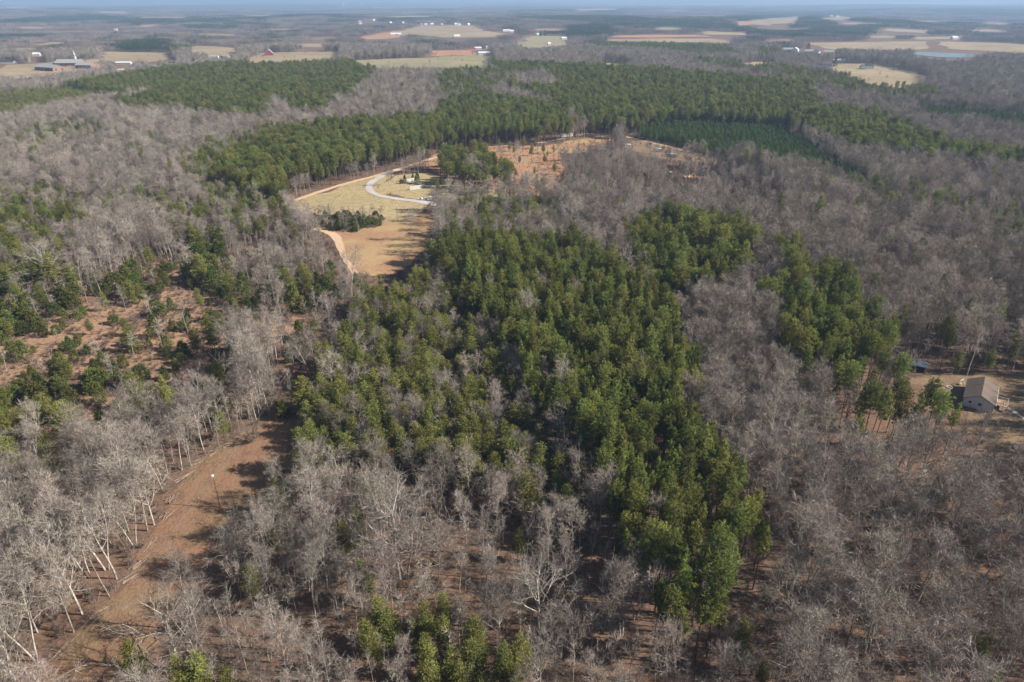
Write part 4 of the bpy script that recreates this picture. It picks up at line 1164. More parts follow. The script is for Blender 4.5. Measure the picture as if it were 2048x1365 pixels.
COLN = ['far left', 'left', 'centre left', 'centre', 'centre right', 'right', 'far right']
ROWN = ['top', 'upper', 'upper middle', 'middle', 'lower middle', 'lower', 'bottom']
LOOK = {'pine_tree': ('short round green pine', 'green pine', 'tall green pine'), 'scrub_pine': ('small olive pine', 'bushy olive pine', 'large olive pine'),
        'young_pine': ('small dark young pine', 'dark young pine', 'larger dark young pine'), 'bare_tree': ('short bare grey tree', 'bare grey tree', 'tall bare grey tree'),
        'pale_bare_tree': ('short pale trunked bare tree', 'pale trunked bare tree', 'tall pale trunked bare tree'),
        'thin_tree': ('slight bare sapling', 'thin bare tree', 'tall thin bare tree'), 'cedar_tree': ('small round cedar', 'dark cedar', 'large dark cedar'),
        'bare_shrub': ('low bare shrub', 'bare twiggy shrub', 'large bare shrub')}
ORD = ['first', 'second', 'third', 'fourth', 'fifth', 'sixth', 'seventh', 'eighth', 'ninth', 'tenth', 'eleventh', 'twelfth', 'thirteenth', 'fourteenth', 'fifteenth', 'sixteenth', 'seventeenth', 'eighteenth', 'nineteenth', 'twentieth']
HT = {'pine_tree': 19, 'scrub_pine': 12.5, 'young_pine': 9.5, 'bare_tree': 20, 'pale_bare_tree': 20, 'thin_tree': 12, 'cedar_tree': 5.5, 'bare_shrub': 2.6}
NSOLO = {'pine_tree': 270, 'scrub_pine': 270, 'young_pine': 40, 'bare_tree': 270, 'pale_bare_tree': 60, 'thin_tree': 200, 'cedar_tree': 250, 'bare_shrub': 120}


def phrase(zi):
    zi = int(zi)
    if zi < 0: return 'in the bare woods'
    if zi < ZBASE: return ZONES[zi][4] or 'in the far woods'
    return OPEN_PH[OPEN[zi - ZBASE][0]]


for kind, A in PTS.items():
    if not len(A): continue
    x, y, s, zi, wd = A.T
    z = H(x, y)
    nf = len(KINDS[kind]['forms'])
    form = rng.integers(0, nf, len(x))
    if kind == 'bare_tree': form = np.where((form == 6) & (rng.random(len(x)) < .5), rng.integers(0, 4, len(x)), form)
    rz = rng.uniform(0, 6.283, len(x)); tx = rng.normal(0, .035, len(x)); ty = rng.normal(0, .035, len(x))
    sz = s * rng.uniform(.92, 1.1, len(x)); sx = s * wd * rng.uniform(.88, 1.12, len(x))
    h = HT[kind] * sz
    u, v, dep = project(x, y, z + h * .6)
    vis = (u > 4) & (u < 2044) & (v > 4) & (v < 1361)
    size = np.where(vis, h / dep, 0)
    solo = np.argsort(-size)[:NSOLO[kind]]
    solo = solo[size[solo] > 0]
    names = {}
    for i in solo:
        q = 0 if s[i] < np.quantile(s[solo], .33) else (2 if s[i] > np.quantile(s[solo], .67) else 1)
        c = min(6, int(u[i] / 2048 * 7)); r_ = min(6, int(v[i] / 1365 * 7))
        names.setdefault((q, phrase(zi[i]), c, r_), []).append(i)
    for (q, zz, c, r_), ids in names.items():
        ids.sort(key=lambda i: u[i])
        ph = zz
        place = ph if ROWN[r_] in ph and COLN[c] in ph else '%s, %s %s' % (ph, ROWN[r_], COLN[c])
        for k, i in enumerate(ids):
            if len(ids) == 1: lab = '%s %s' % (LOOK[kind][q], place)
            elif len(ids) <= 20: lab = '%s %s, %s from left' % (LOOK[kind][q], place, ORD[k])
            else:
                lab = '%s %s, %s of %s' % (LOOK[kind][q], place, ORD[k % 16], ('left part', 'middle part', 'right part')[min(2, k // 16)])
            w = lab.split()
            if len(w) > 16: lab = ' '.join(lab.replace(' of photo', '').replace('in the ', 'in ').replace('on the ', 'on ').replace('at the ', 'at ').split()[:16])
            place_tree(kind, int(form[i]), (x[i], y[i], z[i]), (sx[i], sx[i], sz[i]), rz[i], lab, None, (tx[i], ty[i]))
    rest = np.ones(len(x), bool); rest[solo] = False
    if rest.sum():
        scatter_object(kind + 's' if kind != 'bare_shrub' else 'bare_shrubs',
                       np.stack([x, y, z], 1)[rest], np.stack([tx, ty, rz], 1)[rest], np.stack([sx, sx, sz], 1)[rest], form[rest], KINDS[kind]['coll'],
                       {'pine_tree': 'green pines filling the plantation blocks and stands beyond the nearest ones', 'scrub_pine': 'olive green pines of the mixed stands beyond the nearest ones',
                        'young_pine': 'dark young pines packed in straight plantation rows', 'bare_tree': 'leafless grey hardwood forest beyond the nearest trees',
                        'pale_bare_tree': 'pale trunked leafless trees scattered through the forest', 'thin_tree': 'thin leafless understory trees under the forest',
                        'cedar_tree': 'dark cedars scattered farther off in the scrub', 'bare_shrub': 'leafless brush and shrubs on the forest floor'}[kind])

# ------------------------------------------------------------------ the far forest: canopy groves out to the horizon


def grove(seed, kind, rad=24, n=46):
    rg = np.random.default_rng(seed)
    ch = []
    a = rg.uniform(0, 6.28, n); r = rad * np.sqrt(rg.uniform(0, 1, n)) * (1 + .25 * np.sin(a * 3 + seed))
    cx = np.cos(a) * r; cy = np.sin(a) * r
    K = 30
    hh = rg.uniform(.75, 1.1, n) * {'p': 17, 'b': 17, 'y': 8}[kind]
    cr = {'p': 2.6, 'b': 3.4, 'y': 2.0}[kind]
    top = np.repeat(hh, K); cen = np.stack([np.repeat(cx, K), np.repeat(cy, K), top * 0], 1)
    if kind == 'b':
        t = rg.uniform(.3, .9, n * K)
        off = rg.normal(size=(n * K, 3)) * np.array([cr * .5, cr * .5, 0])
        c = cen + off * (1.2 - t[:, None] * .5); c[:, 2] = top * t
        d = norm(off * .35 + np.array([0, 0, 1.]) + rg.normal(size=(n * K, 3)) * .35)
        V, F = leaves(c, d, rg.uniform(2.2, 4.5, n * K), .26, rg)
        ch.append((V, F, 0, np.clip(rg.normal(.5, .2, n * K), 0, 1)))
    else:
        t = rg.uniform(.42 if kind == 'p' else .1, 1.0, n * K)
        rr = cr * np.sqrt(np.clip(1.05 - t, 0, 1)) * 1.15
        az = rg.uniform(0, 6.28, n * K)
        c = cen + np.stack([np.cos(az) * rr * .8, np.sin(az) * rr * .8, top * t], 1)
        d = norm(np.stack([np.cos(az), np.sin(az), np.full(n * K, .6)], 1) + rg.normal(size=(n * K, 3)) * .5)
        V, F = leaves(c, d, rg.uniform(1.2, 2.0, n * K), 1.15, rg)
        ch.append((V, F, 0, np.clip(np.repeat(rg.normal(.45, .12, n), K) + rg.normal(0, .15, n * K), 0, 1)))
    return ch


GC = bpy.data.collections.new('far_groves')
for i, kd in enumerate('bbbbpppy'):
    me = mesh_from('far_grove', grove(900 + i, kd), [M['fartwig_shade'] if kd == 'b' else (M['farneedles'] if kd == 'p' else M['darkneedles'])])
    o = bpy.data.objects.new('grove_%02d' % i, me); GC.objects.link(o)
gx, gy, gs, gi_ = [], [], [], []
for r0, r1, s in [(2050, 3200, 30), (3200, 5000, 46), (5000, 8000, 75), (8000, 13000, 125), (13000, 21000, 210), (21000, 33000, 360)]:
    x, y = wedge_grid(s, r1)
    r = np.hypot(x, y); k = r > r0; x = x[k]; y = y[k]
    b = np.zeros(x.shape, bool)
    for p0, p1, hc in OPENP:
        for ox, oy in ((0, 0), (.7, 0), (-.7, 0), (0, .7), (0, -.7)): b |= inside(p0, x + ox * s, y + oy * s) | inside(p1, x + ox * s, y + oy * s) | inside(p0 * .5 + p1 * .5, x + ox * s, y + oy * s)
    for ax, ay, bx_, by_, kr in CAPS:
        dx, dy = bx_ - ax, by_ - ay; q = np.clip(((x - ax) * dx + (y - ay) * dy) / (dx * dx + dy * dy), 0, 1)
        b |= (x - ax - q * dx) ** 2 + (y - ay - q * dy) ** 2 < (kr + s * .45) ** 2
    for pts, w in ROADS: b |= seg_dist(pts, x, y) < 20
    z_ = zone_of(x, y)
    nf_ = .7 * np.sin(x / 95 + 2 * np.sin(y / 210)) * np.cos(y / 120 + np.sin(x / 160)) + .5 * np.sin(x / 61 + y / 73)
    n = nf_ + (np.sin(x / 510 + 1.7 * np.sin(y / 900)) + np.cos(y / 700 + 1.3 * np.sin(x / 1300)) + .8 * np.sin((x + y) / 330 + 1)) + .5 * np.sin(x / 170 - y / 250)
    n2 = np.sin(x / 700 + 2.5) * np.cos(y / 950 + x / 1700 + .7) + .35 * np.sin(x / 230 + y / 410)
    isp = (z_ >= 0) & np.array([(ZONES[q][3] in (PINE_D, PINE_L, PINE_N)) if q >= 0 else False for q in z_], bool)
    isp |= (z_ < 0) & (n > 1.35) & (rng.random(len(x)) < .92)
    isp |= (z_ < 0) & (rng.random(len(x)) < .06)
    fld = (z_ < 0) & (n2 > 1.02) & (r[k] > 3500)
    keep = ~b & ~fld
    ty = np.where(isp, rng.integers(4, 7, len(x)), rng.integers(0, 4, len(x)))
    gx.append(x[keep]); gy.append(y[keep]); gs.append(np.full(keep.sum(), s / 30)); gi_.append(ty[keep])
gx = np.concatenate(gx); gy = np.concatenate(gy); gs = np.concatenate(gs); gi_ = np.concatenate(gi_)
print('groves', len(gx))
gz = np.minimum(1.0 + (gs - 1) * .06, 1.6) * rng.uniform(.8, 1.2, len(gx))
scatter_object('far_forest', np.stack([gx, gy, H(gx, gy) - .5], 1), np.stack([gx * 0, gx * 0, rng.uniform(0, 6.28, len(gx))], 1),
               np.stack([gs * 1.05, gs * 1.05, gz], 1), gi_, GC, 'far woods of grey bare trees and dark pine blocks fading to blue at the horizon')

# ------------------------------------------------------------------ buildings, vehicles, poles
M['white_wall'] = plain('white_siding', (.72, .73, .74), .6, noise=.05)
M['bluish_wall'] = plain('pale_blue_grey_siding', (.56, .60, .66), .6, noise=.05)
M['brick'] = plain('red_brick', (.29, .19, .155), .85, noise=.2, scale=3)
M['redbarn'] = plain('barn_red_boards', (.30, .055, .05), .8, noise=.15)
M['shingle'] = plain('brown_grey_shingles', (.16, .125, .10), .9, noise=.12, scale=4)
M['greyroof'] = plain('pale_grey_roof', (.33, .335, .32), .8, noise=.06)
M['darkroof'] = plain('charcoal_roof', (.05, .055, .065), .7)
M['whiteroof'] = plain('white_metal_roof', (.75, .76, .78), .35, noise=.04)
M['blueroof'] = plain('blue_grey_metal_roof', (.22, .27, .33), .4, .3, noise=.35, scale=.8)
M['glass'] = plain('dark_window_glass', (.03, .04, .05), .1, noise=.02)
M['trim'] = plain('white_trim', (.78, .78, .77), .5, noise=.03)
M['deckwood'] = plain('pale_deck_boards', (.55, .36, .24), .8, noise=.15, scale=4)
M['block'] = plain('weathered_block_wall', (.50, .51, .47), .85, noise=.14, scale=.9)
M['poleclay'] = plain('weathered_pole_wood', (.17, .10, .065), .85)
M['galv'] = plain('galvanised_metal', (.55, .57, .58), .4, .6)
M['carwhite'] = plain('white_vehicle_paint', (.80, .80, .80), .3, noise=.03)
M['trailerwhite'] = plain('white_trailer_side', (.82, .82, .82), .4, noise=.04)
M['tyre'] = plain('black_rubber', (.02, .02, .02), .8)
M['carblue'] = plain('blue_car_paint', (.06, .10, .20), .3)
M['carred'] = plain('red_car_paint', (.35, .04, .03), .3)
M['cardark'] = plain('dark_car_paint', (.04, .045, .05), .3)
M['yellow'] = plain('faded_yellow_paint', (.62, .42, .15), .5)
M['lumber'] = plain('pale_fresh_lumber', (.72, .56, .36), .8, noise=.12)
M['rust'] = plain('rusty_metal', (.28, .12, .06), .8, noise=.3)
M['log'] = plain('pale_dead_wood', (.34, .26, .20), .9, noise=.25, scale=2)
M['wire'] = plain('pale_cable', (.42, .42, .41), .4, .5)
M['brushpile'] = plain('grey_brush', (.24, .19, .16), .9, noise=.3)


def at(px, hc=0):
    return P3(px[0], px[1], hc)


def head(a, b):
    """world heading of the ground line from pixel a to pixel b"""
    p = P(*a); q = P(*b)
    return math.atan2(q[1] - p[1], q[0] - p[0])


def gable(name, loc, rz, L, W, hw, hr, wall, roof, label, cat='house', group=None, over=.4, nwin=3, door=True, chimney=False, porch=False, win=(1.0, 1.1), endwin=True):
    """ridge along local x, eaves along +-y"""
    t = empty(name, loc, rz, label, cat, group)
    m = MB()
    V = [(-L / 2, -W / 2, -.6), (-L / 2, W / 2, -.6), (-L / 2, W / 2, hw), (-L / 2, 0, hw + hr), (-L / 2, -W / 2, hw)]
    V2 = [(L / 2, y, z) for _, y, z in V]
    m.add(V + V2, [(4, 3, 2, 1, 0), (5, 6, 7, 8, 9), (0, 5, 9, 4), (1, 2, 7, 6), (0, 1, 6, 5)])
    m.build('wall', wall, t)
    r = MB()
    sl = hr / (W / 2); yo = W / 2 + over; zo = hw - sl * over; X = L / 2 + over; th = .16
    for s in (-1, 1):
        a = [(-X, s * yo, zo), (X, s * yo, zo), (X, 0, hw + hr), (-X, 0, hw + hr)]
        b = [(x, y, z + th) for x, y, z in a]
        r.add(a + b, [(0, 1, 2, 3) if s > 0 else (3, 2, 1, 0), (7, 6, 5, 4) if s > 0 else (4, 5, 6, 7), (0, 4, 5, 1), (1, 5, 6, 2), (3, 7, 4, 0)])
    ro = r.build('roof', roof, t)
    if chimney:
        c = MB().box(-.45, .45, .3, 1.2, hw + hr - .9, hw + hr + 1.1).build('chimney', M['brick'], ro)
    for s in (-1, 1):
        for k in range(nwin):
            x = -L / 2 + L * (k + .5) / nwin
            if door and s == -1 and k == nwin // 2:
                MB().box(x - .5, x + .5, -W / 2 - .06, -W / 2 + .02, 0, 2.1).build('door', M['trim'] if wall != M['white_wall'] else M['brick'], t)
                continue
            y0, y1 = sorted((s * (W / 2 + .05), s * (W / 2 - .02)))
            w = MB().box(x - win[0] / 2, x + win[0] / 2, y0, y1, 1.0, 1.0 + win[1]).build('window', M['glass'], t)
    if endwin:
        for s in (-1, 1):
            x0, x1 = sorted((s * (L / 2 + .05), s * (L / 2 - .02)))
            for y in (-W / 4, W / 4):
                MB().box(x0, x1, y - win[0] / 2, y + win[0] / 2, 1.0, 1.0 + win[1]).build('window', M['glass'], t)
    return t


# white house with brown roof and deck at the right edge
hx, hy = 156.2, 195.6
hz_ = float(H(hx, hy)) + .5
hh = math.atan2(12.0, 8.6)
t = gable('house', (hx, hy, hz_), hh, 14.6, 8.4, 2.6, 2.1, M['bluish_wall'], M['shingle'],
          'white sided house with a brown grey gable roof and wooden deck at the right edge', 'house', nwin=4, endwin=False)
m = MB()
for x, y in ((-4.2, 1.2), (-1, 1.6), (2.2, 1.1), (4.6, 1.5)):
    zz = 2.6 + 2.1 * (1 - y / 4.2)
    m.bar((x, y, zz), (x, y, zz + .6), .09)
m.build('vent_pipe', M['galv'], t)
MB().box(-7.36, -7.28, -.9, .1, 1.0, 1.9).build('window', M['glass'], t)
MB().box(-7.36, -7.28, 2.0, 2.7, 1.1, 1.9).build('window', M['glass'], t)
MB().prism([(-4.2 - .1, 2.55), (-4.2 - .1, 2.42), (-4.7, 2.42), (-4.7, 2.55)], -7.7, 7.7, 'x').build('gutter', M['trim'], t)
d = MB().box(-2.6, 2.2, -8.0, -4.25, .45, .62)
dk = d.build('deck', M['deckwood'], t)
p = MB()
for x in (-2.5, -.2, 2.1):
    for y in (-7.9, -6.1): p.box(x - .06, x + .06, y - .06, y + .06, -.6, 1.6)
p.box(-2.56, 2.16, -7.95, -7.88, 1.5, 1.6); p.box(-2.56, 2.16, -7.95, -7.88, 1.0, 1.06)
p.box(-2.56, -2.50, -7.9, -4.3, 1.5, 1.6); p.box(2.10, 2.16, -7.9, -4.3, 1.5, 1.6)
p.build('railing', M['trim'], dk)
s = MB()
for k in range(3): s.box(-4.6 - .0 + k * .45 - .0, -2.62, -7.4, -5.9, -.1 + k * .18, .08 + k * .18) if k == 0 else s.box(-4.6 + k * .55, -2.62, -7.4, -5.9, .081 + (k - 1) * .18, .08 + k * .18)
s.build('steps', M['deckwood'], dk)
# open shed with blue grey metal roof
cx, cy = P(1828, 741); rz = math.atan2(-3.4, 5.2)
t = empty('carport', (cx + 1, cy + 1.5, float(H(cx, cy))), rz, 'open sided shed with a blue grey metal roof at the shaded edge of the yard', 'shed')
r = MB()
for s in (-1, 1):
    a = [(-3.6, s * 2.4, 2.2), (3.6, s * 2.4, 2.2), (3.6, 0, 3.2), (-3.6, 0, 3.2)]
    b = [(x, y, z + .08) for x, y, z in a]
    r.add(a + b, [(3, 2, 1, 0), (4, 5, 6, 7), (0, 4, 5, 1), (1, 5, 6, 2), (3, 7, 4, 0)])
ro = r.build('roof', M['blueroof'], t)
rb = MB()
for k in range(12):
    x = -3.5 + k * .636
    for s in (-1, 1): rb.bar((x, s * 2.4, 2.30), (x, 0, 3.30), .025, k=4)
rb.build('roof_rib', M['galv'], ro)
w = MB().box(-3.3, 3.3, 2.15, 2.21, -.3, 2.2); w.box(3.3, 3.36, -2.2, 2.2, -.3, 2.1); w.box(-3.36, -3.3, -.3, 2.2, -.3, 2.1)
w.build('wall', M['bluish_wall'], t)
for x in (-3.25, 0, 3.2): MB().box(x - .06, x + .06, -2.3, -2.18, -.3, 2.25).build('post', M['galv'], t)
# yard things
x, y, z = at((1921, 770)); t = empty('swing_frame', (x, y, z), .6, 'white wooden swing frame left of the white house', 'swing')
m = MB()
for s in (-1, 1): m.bar((s * 1.1, -.8, 0), (s * 1.1, 0, 2.0), .06); m.bar((s * 1.1, .8, 0), (s * 1.1, 0, 2.0), .06)
m.bar((-1.3, 0, 2.0), (1.3, 0, 2.0), .07); m.build('frame', M['trim'], t)
m = MB().box(-.7, .7, -.2, .2, .5, .56).box(-.7, .7, .2, .25, .56, 1.0); m.build('seat', M['deckwood'], t)
m = MB().bar((-.65, 0, .56), (-.65, 0, 2.0), .015, k=4).bar((.65, 0, .56), (.65, 0, 2.0), .015, k=4); m.build('chain', M['galv'], t)
x, y, z = at((1867, 771)); t = empty('garden_table', (x, y, z), .2, 'small dark table with benches on the brown yard between shed and house', 'table')
MB().box(-.9, .9, -.4, .4, .70, .75).build('tabletop', M['deckwood'], t)
for s in (-1, 1):
    MB().box(-.9, .9, s * .75 - .14, s * .75 + .14, .42, .46).build('bench', M['deckwood'], t)
    MB().bar((s * .6, -.7, 0), (s * .6, .0, .7), .04).bar((s * .6, .7, 0), (s * .6, 0, .7), .04).bar((s * .6, -.8, .40), (s * .6, .8, .40), .035).build('leg', M['poleclay'], t)
x, y, z = at((1899, 776)); t = empty('fire_ring', (x, y, z), 0, 'round grey stone fire ring left of the white swing frame', 'fire ring')
m = MB()
for k in range(12):
    a = k * .5236; m.box(-.2, .2, -.14, .14, 0, .3, Matrix.Translation((math.cos(a) * .9, math.sin(a) * .9, 0)) @ Matrix.Rotation(a + 1.57, 4, 'Z'))
m.build('stone_ring', M['block'], t)
MB().bar((-.5, -.2, .1), (.5, .3, .2), .07).bar((-.4, .4, .1), (.5, -.4, .22), .06).build('firewood', M['log'], t)


# block walls on the straw slope
def block_wall(a, b, hgt, label):
    p = at(a); q = at(b); L = (Vector((q.x, q.y)) - Vector((p.x, p.y))).length
    t = empty('block_wall', (p + q) / 2, math.atan2(q.y - p.y, q.x - p.x), label, 'wall')
    m = MB().box(-L / 2, L / 2, -.15, .15, -.5, hgt); m.build('wall', M['block'], t)
    MB().box(-L / 2 - .04, L / 2 + .04, -.2, .2, hgt, hgt + .12).build('coping', M['white_wall'], t)
    for s in (-1, 1):
        MB().box(s * L / 2 - .22, s * L / 2 + .22, -.24, .24, -.5, hgt - .01).build('pier', M['block'], t)


block_wall((820, 381), (850, 376), 2.4, 'longer front block wall standing on the straw coloured slope')
block_wall((809, 367), (830, 362.5), 2.4, 'rear block wall half hidden by cedars on the straw coloured slope')


def wheel_part(t, name, x, y, r, w):
    m = MB(); m.bar((x, y - w / 2, r), (x, y + w / 2, r), r, k=14)
    o = m.build(name, M['tyre'], t)
    MB().bar((x, y - w / 2 - .01, r), (x, y + w / 2 + .01, r), r * .55, k=10).build('rim', M['galv'], o)


def box_trailer(loc, rz, L, W, z0, z1, label, name='semi_trailer', cat='trailer', ax=(), hitch=True, mat=None, roofm=None):
    t = empty(name, loc, rz, label, cat)
    m = MB().box(-L / 2, L / 2, -W / 2, W / 2, z0, z1); m.build('body', mat or M['trailerwhite'], t, .05)
    r = MB()
    n = int(L / .9)
    for k in range(n + 1):
        x = -L / 2 + .08 + (L - .16) * k / n
        for s in (-1, 1): r.box(x - .03, x + .03, s * (W / 2 + .012) - .012, s * (W / 2 + .012) + .012, z0 + .1, z1 - .1)
    r.build('side_post', M['galv'], t)
    MB().box(-L / 2, L / 2, -.5, -.4, z0 - .25, z0 - .003).box(-L / 2, L / 2, .4, .5, z0 - .25, z0 - .003).build('frame', M['cardark'], t)
    for x in ax:
        for s in (-1, 1): wheel_part(t, 'wheel', x, s * (W / 2 - .25), .5 if z0 > .9 else .36, .3)
    MB().box(-L / 2 - .03, -L / 2 + .005, -W / 2 + .1, -.03, z0 + .08, z1 - .12).build('rear_door', M['carwhite'], t)
    MB().box(-L / 2 - .03, -L / 2 + .005, .03, W / 2 - .1, z0 + .08, z1 - .12).build('rear_door', M['carwhite'], t)
    if hitch: MB().box(L / 2 - 3.2, L / 2 - 3.0, -.9, -.7, 0, z0).box(L / 2 - 3.2, L / 2 - 3.0, .7, .9, 0, z0).build('landing_leg', M['galv'], t)
    return t


a = at((1121, 278)); b = at((1144, 273.5))
trailer_rz = math.atan2(b.y - a.y, b.x - a.x)
c = (a + b) / 2
box_trailer((c.x, c.y, c.z), trailer_rz * .72, 14.5, 2.6, 1.1, 4.0, 'long white box trailer parked at the end of the dirt road under the pines', ax=(-5.6, -4.3))


def pickup(loc, rz, label, paint, truck=True, name='pickup_truck', cat='pickup truck'):
    t = empty(name, loc, rz, label, cat)
    prof = [(-2.7, .45), (-2.7, 1.0), (-.7, 1.05), (-.55, 1.05), (1.3, 1.05), (2.5, .98), (2.7, .8), (2.7, .45)] if truck else \
        [(-2.3, .4), (-2.3, .9), (-1.9, 1.0), (1.1, .98), (2.1, .85), (2.25, .65), (2.25, .4)]
    MB().prism(prof, -.92, .92).build('body', paint, t, .06)
    cab = [(-.65, 1.052), (-.45, 1.75), (.55, 1.78), (1.2, 1.052)] if truck else [(-1.9, .98), (-1.3, 1.42), (.3, 1.45), (1.0, .98)]
    MB().prism(cab, -.80, .80).build('cab', paint, t, .05)
    w = MB()
    for s in (-1, 1):
        y0, y1 = sorted((s * .815, s * .79))
        i = [(a_ * .82 + .04, 1.10 + (z_ - cab[0][1]) * .8) for a_, z_ in cab]
        w.prism(i, y0, y1)
    w.build('side_window', M['glass'], t)
    (x0, z0), (x1, z1) = cab[3], cab[2]
    MB().add([(x0 + .02, -.7, z0 + .06), (x0 + .02, .7, z0 + .06), (x1 + .06, .66, z1 - .06), (x1 + .06, -.66, z1 - .06), (x0 - .05, -.7, z0 + .06), (x0 - .05, .7, z0 + .06), (x1 - .02, .66, z1 - .06), (x1 - .02, -.66, z1 - .06)],
             [(0, 1, 2, 3), (7, 6, 5, 4), (0, 4, 5, 1), (1, 5, 6, 2), (2, 6, 7, 3), (3, 7, 4, 0)]).build('windscreen', M['glass'], t)
    if truck: MB().box(-2.6, -.8, -.75, .75, 1.051, 1.07).build('cargo_bed', M['cardark'], t)
    for x in (-1.65, 1.7) if truck else (-1.4, 1.4):
        for s in (-1, 1): wheel_part(t, 'wheel', x, s * .82, .38 if truck else .32, .24)
    for s in (-1, 1): MB().box(prof[-2][0] - .02, prof[-2][0] + .02, s * .68 - .14, s * .68 + .14, .66, .8).build('headlight', M['trim'], t)
    return t


def camper(loc, rz, L, label, mat=None):
    t = empty('camper_trailer', loc, rz, label, 'camper')
    h = 2.7
    MB().prism([(-L / 2, .55), (-L / 2, h - .25), (-L / 2 + .3, h), (L / 2 - .6, h), (L / 2, h - .7), (L / 2 - .1, .9), (L / 2 - .6, .55)], -1.15, 1.15).build('body', mat or M['carwhite'], t, .06)
    for s in (-1, 1):
        for x in (-L * .3, 0, L * .28):
            y0, y1 = sorted((s * 1.17, s * 1.14))
            MB().box(x - .4, x + .4, y0, y1, 1.45, 2.1).build('window', M['glass'], t)
    MB().box(L * .12, L * .12 + .7, -1.18, -1.15, .62, 2.3).build('door', M['galv'], t)
    MB().box(-L / 2 + .1, L / 2 - .7, -1.175, -1.152, .95, 1.1).build('stripe', M['bluish_wall'], t)
    MB().bar((L / 2 - .4, 0, .6), (L / 2 + .9, 0, .55), .06).build('hitch', M['cardark'], t)
    MB().box(-.5, .3, -.35, .35, h, h + .22).build('roof_vent', M['trim'], t)
    for s in (-1, 1): wheel_part(t, 'wheel', -.4, s * 1.02, .34, .22)


pickup(at((843, 401)), 2.9, 'white pickup truck parked left of the white camper on the gravel', M['carwhite'])
pickup(at((852, 401)), 2.6, 'white sedan squeezed between the pickup and the camper', M['carwhite'], False, 'parked_car', 'car')
camper(at((867, 401.5)), .05, 7.5, 'large white camper at the end of the pale gravel drive')
pickup(at((877, 406)), .3, 'dark car at the shaded end of the gravel drive', M['cardark'], False, 'parked_car', 'car')
camper(at((951, 400)), .5, 6.0, 'grey white camper half hidden by olive pines right of the gravel drive', M['greyroof'])
camper(at((995, 401)), -.05, 5.5, 'small white camper below the orange slope', None)
pickup(at((1004, 402)), .1, 'dark car beside the small white camper below the orange slope', M['cardark'], False, 'parked_car', 'car')

# junk on the bare slope
box_trailer(at((1342, 314)), -.25, 8.5, 2.4, .6, 2.9, 'long white trailer lying among the brush, lower one of the two', 'junk_trailer', 'trailer', (-1.5,), False)
box_trailer(at((1317, 304)), -.2, 6.0, 2.4, .6, 2.9, 'white trailer with a pale grey roof, upper one of the two in the brush', 'junk_trailer', 'trailer', (-1.2,), False)
gable('shed', at((1254, 293.5)), .35, 6, 3.2, 1.8, .7, M['white_wall'], M['whiteroof'], 'small white shed left of the junk trailers', 'shed', nwin=1, door=False, endwin=False)
gable('shed', at((1300, 291)), -.2, 2.6, 2.2, 1.9, .6, M['white_wall'], M['darkroof'], 'tiny white shed with dark roof above the junk trailers', 'shed', nwin=1, endwin=False)
pickup(at((1341, 347)), 1.4, 'white car in the orange gap of the brushy rise', M['carwhite'], False, 'parked_car', 'car')
pickup(at((1345, 286)), 1.2, 'white pickup truck in the shade of the dark young plantation', M['carwhite'])
c = at((1378, 358)); t = empty('excavator', c, .5, 'faded yellow excavator with raised arm on the brushy rise', 'excavator')
for s in (-1, 1):
    MB().prism([(-1.6, .15), (-1.3, 0), (1.3, 0), (1.6, .15), (1.6, .6), (1.3, .8), (-1.3, .8), (-1.6, .6)], *(sorted((s * .75, s * 1.3)))).build('track', M['tyre'], t)
MB().box(-1.7, 1.1, -1.2, 1.2, .9, 1.9).build('body', M['yellow'], t, .08)
cb = MB().box(.1, 1.3, .1, 1.15, 1.903, 2.9).build('cab', M['yellow'], t, .05)
MB().box(1.29, 1.32, .2, 1.05, 2.05, 2.8).box(.2, 1.2, 1.14, 1.17, 2.05, 2.8).build('cab_window', M['glass'], cb)
bm_ = MB().bar((1.0, -.3, 1.5), (3.4, -.3, 4.3), .28, .22, 4).build('boom', M['yellow'], t)
MB().bar((3.4, -.3, 4.3), (5.4, -.3, 2.2), .2, .15, 4).build('arm', M['yellow'], bm_)
MB().prism([(5.1, 2.2), (5.7, 2.3), (5.9, 1.5), (5.3, 1.2), (4.9, 1.6)], -.7, .1).build('bucket', M['rust'], bm_)


def lumber_pile(c, rz, n, label, mat, L=5.0, sp=.5, r=.12):
    rg = random.Random(int(c[0] * 7))
    t = empty('lumber_pile', c, rz, label, 'wood pile')
    for k in range(n):
        y = rg.uniform(-sp, sp); z = .12 + rg.random() * .5; a = rg.uniform(-.25, .25)
        MB().bar((-L / 2 * rg.uniform(.7, 1), y - a, z), (L / 2 * rg.uniform(.7, 1), y + a, z + rg.uniform(-.1, .3)), r, k=5).build('log', mat, t)


lumber_pile(at((1372, 356)), 1.2, 9, 'pile of pale yellow boards left of the excavator', M['lumber'], 5.5, 1.2, .22)
lumber_pile(at((1458, 347)), 1.0, 5, 'small heap of pale boards right of the bare slope', M['lumber'], 3.5, .8, .2)
lumber_pile(at((1356, 352)), .3, 5, 'small heap of grey scrap boards left of the yellow board pile', M['block'], 3.0, .8, .16)


# poles and wires
def pole(px, top, label, arm=True, lamp=False, rz=0.3, r=.15):
    c = at(px); t = empty('utility_pole', c, rz, label, 'utility pole')
    MB().bar((0, 0, -.5), (0, 0, top), r, r * .6, 8).build('pole', M['poleclay'], t)
    if arm: MB().box(-1.1, 1.1, -.06, .06, top - .55, top - .43).build('crossarm', M['poleclay'], t)
    for x in ((-1.0, 1.0) if arm else (0,)):
        MB().bar((x, 0, top - .43), (x, 0, top - .2), .05, .04, 6).build('insulator', M['trim'], t)
    if lamp:
        MB().box(-.25, .25, -.25, .25, top, top + .5).build('cap', M['trim'], t)
    return c


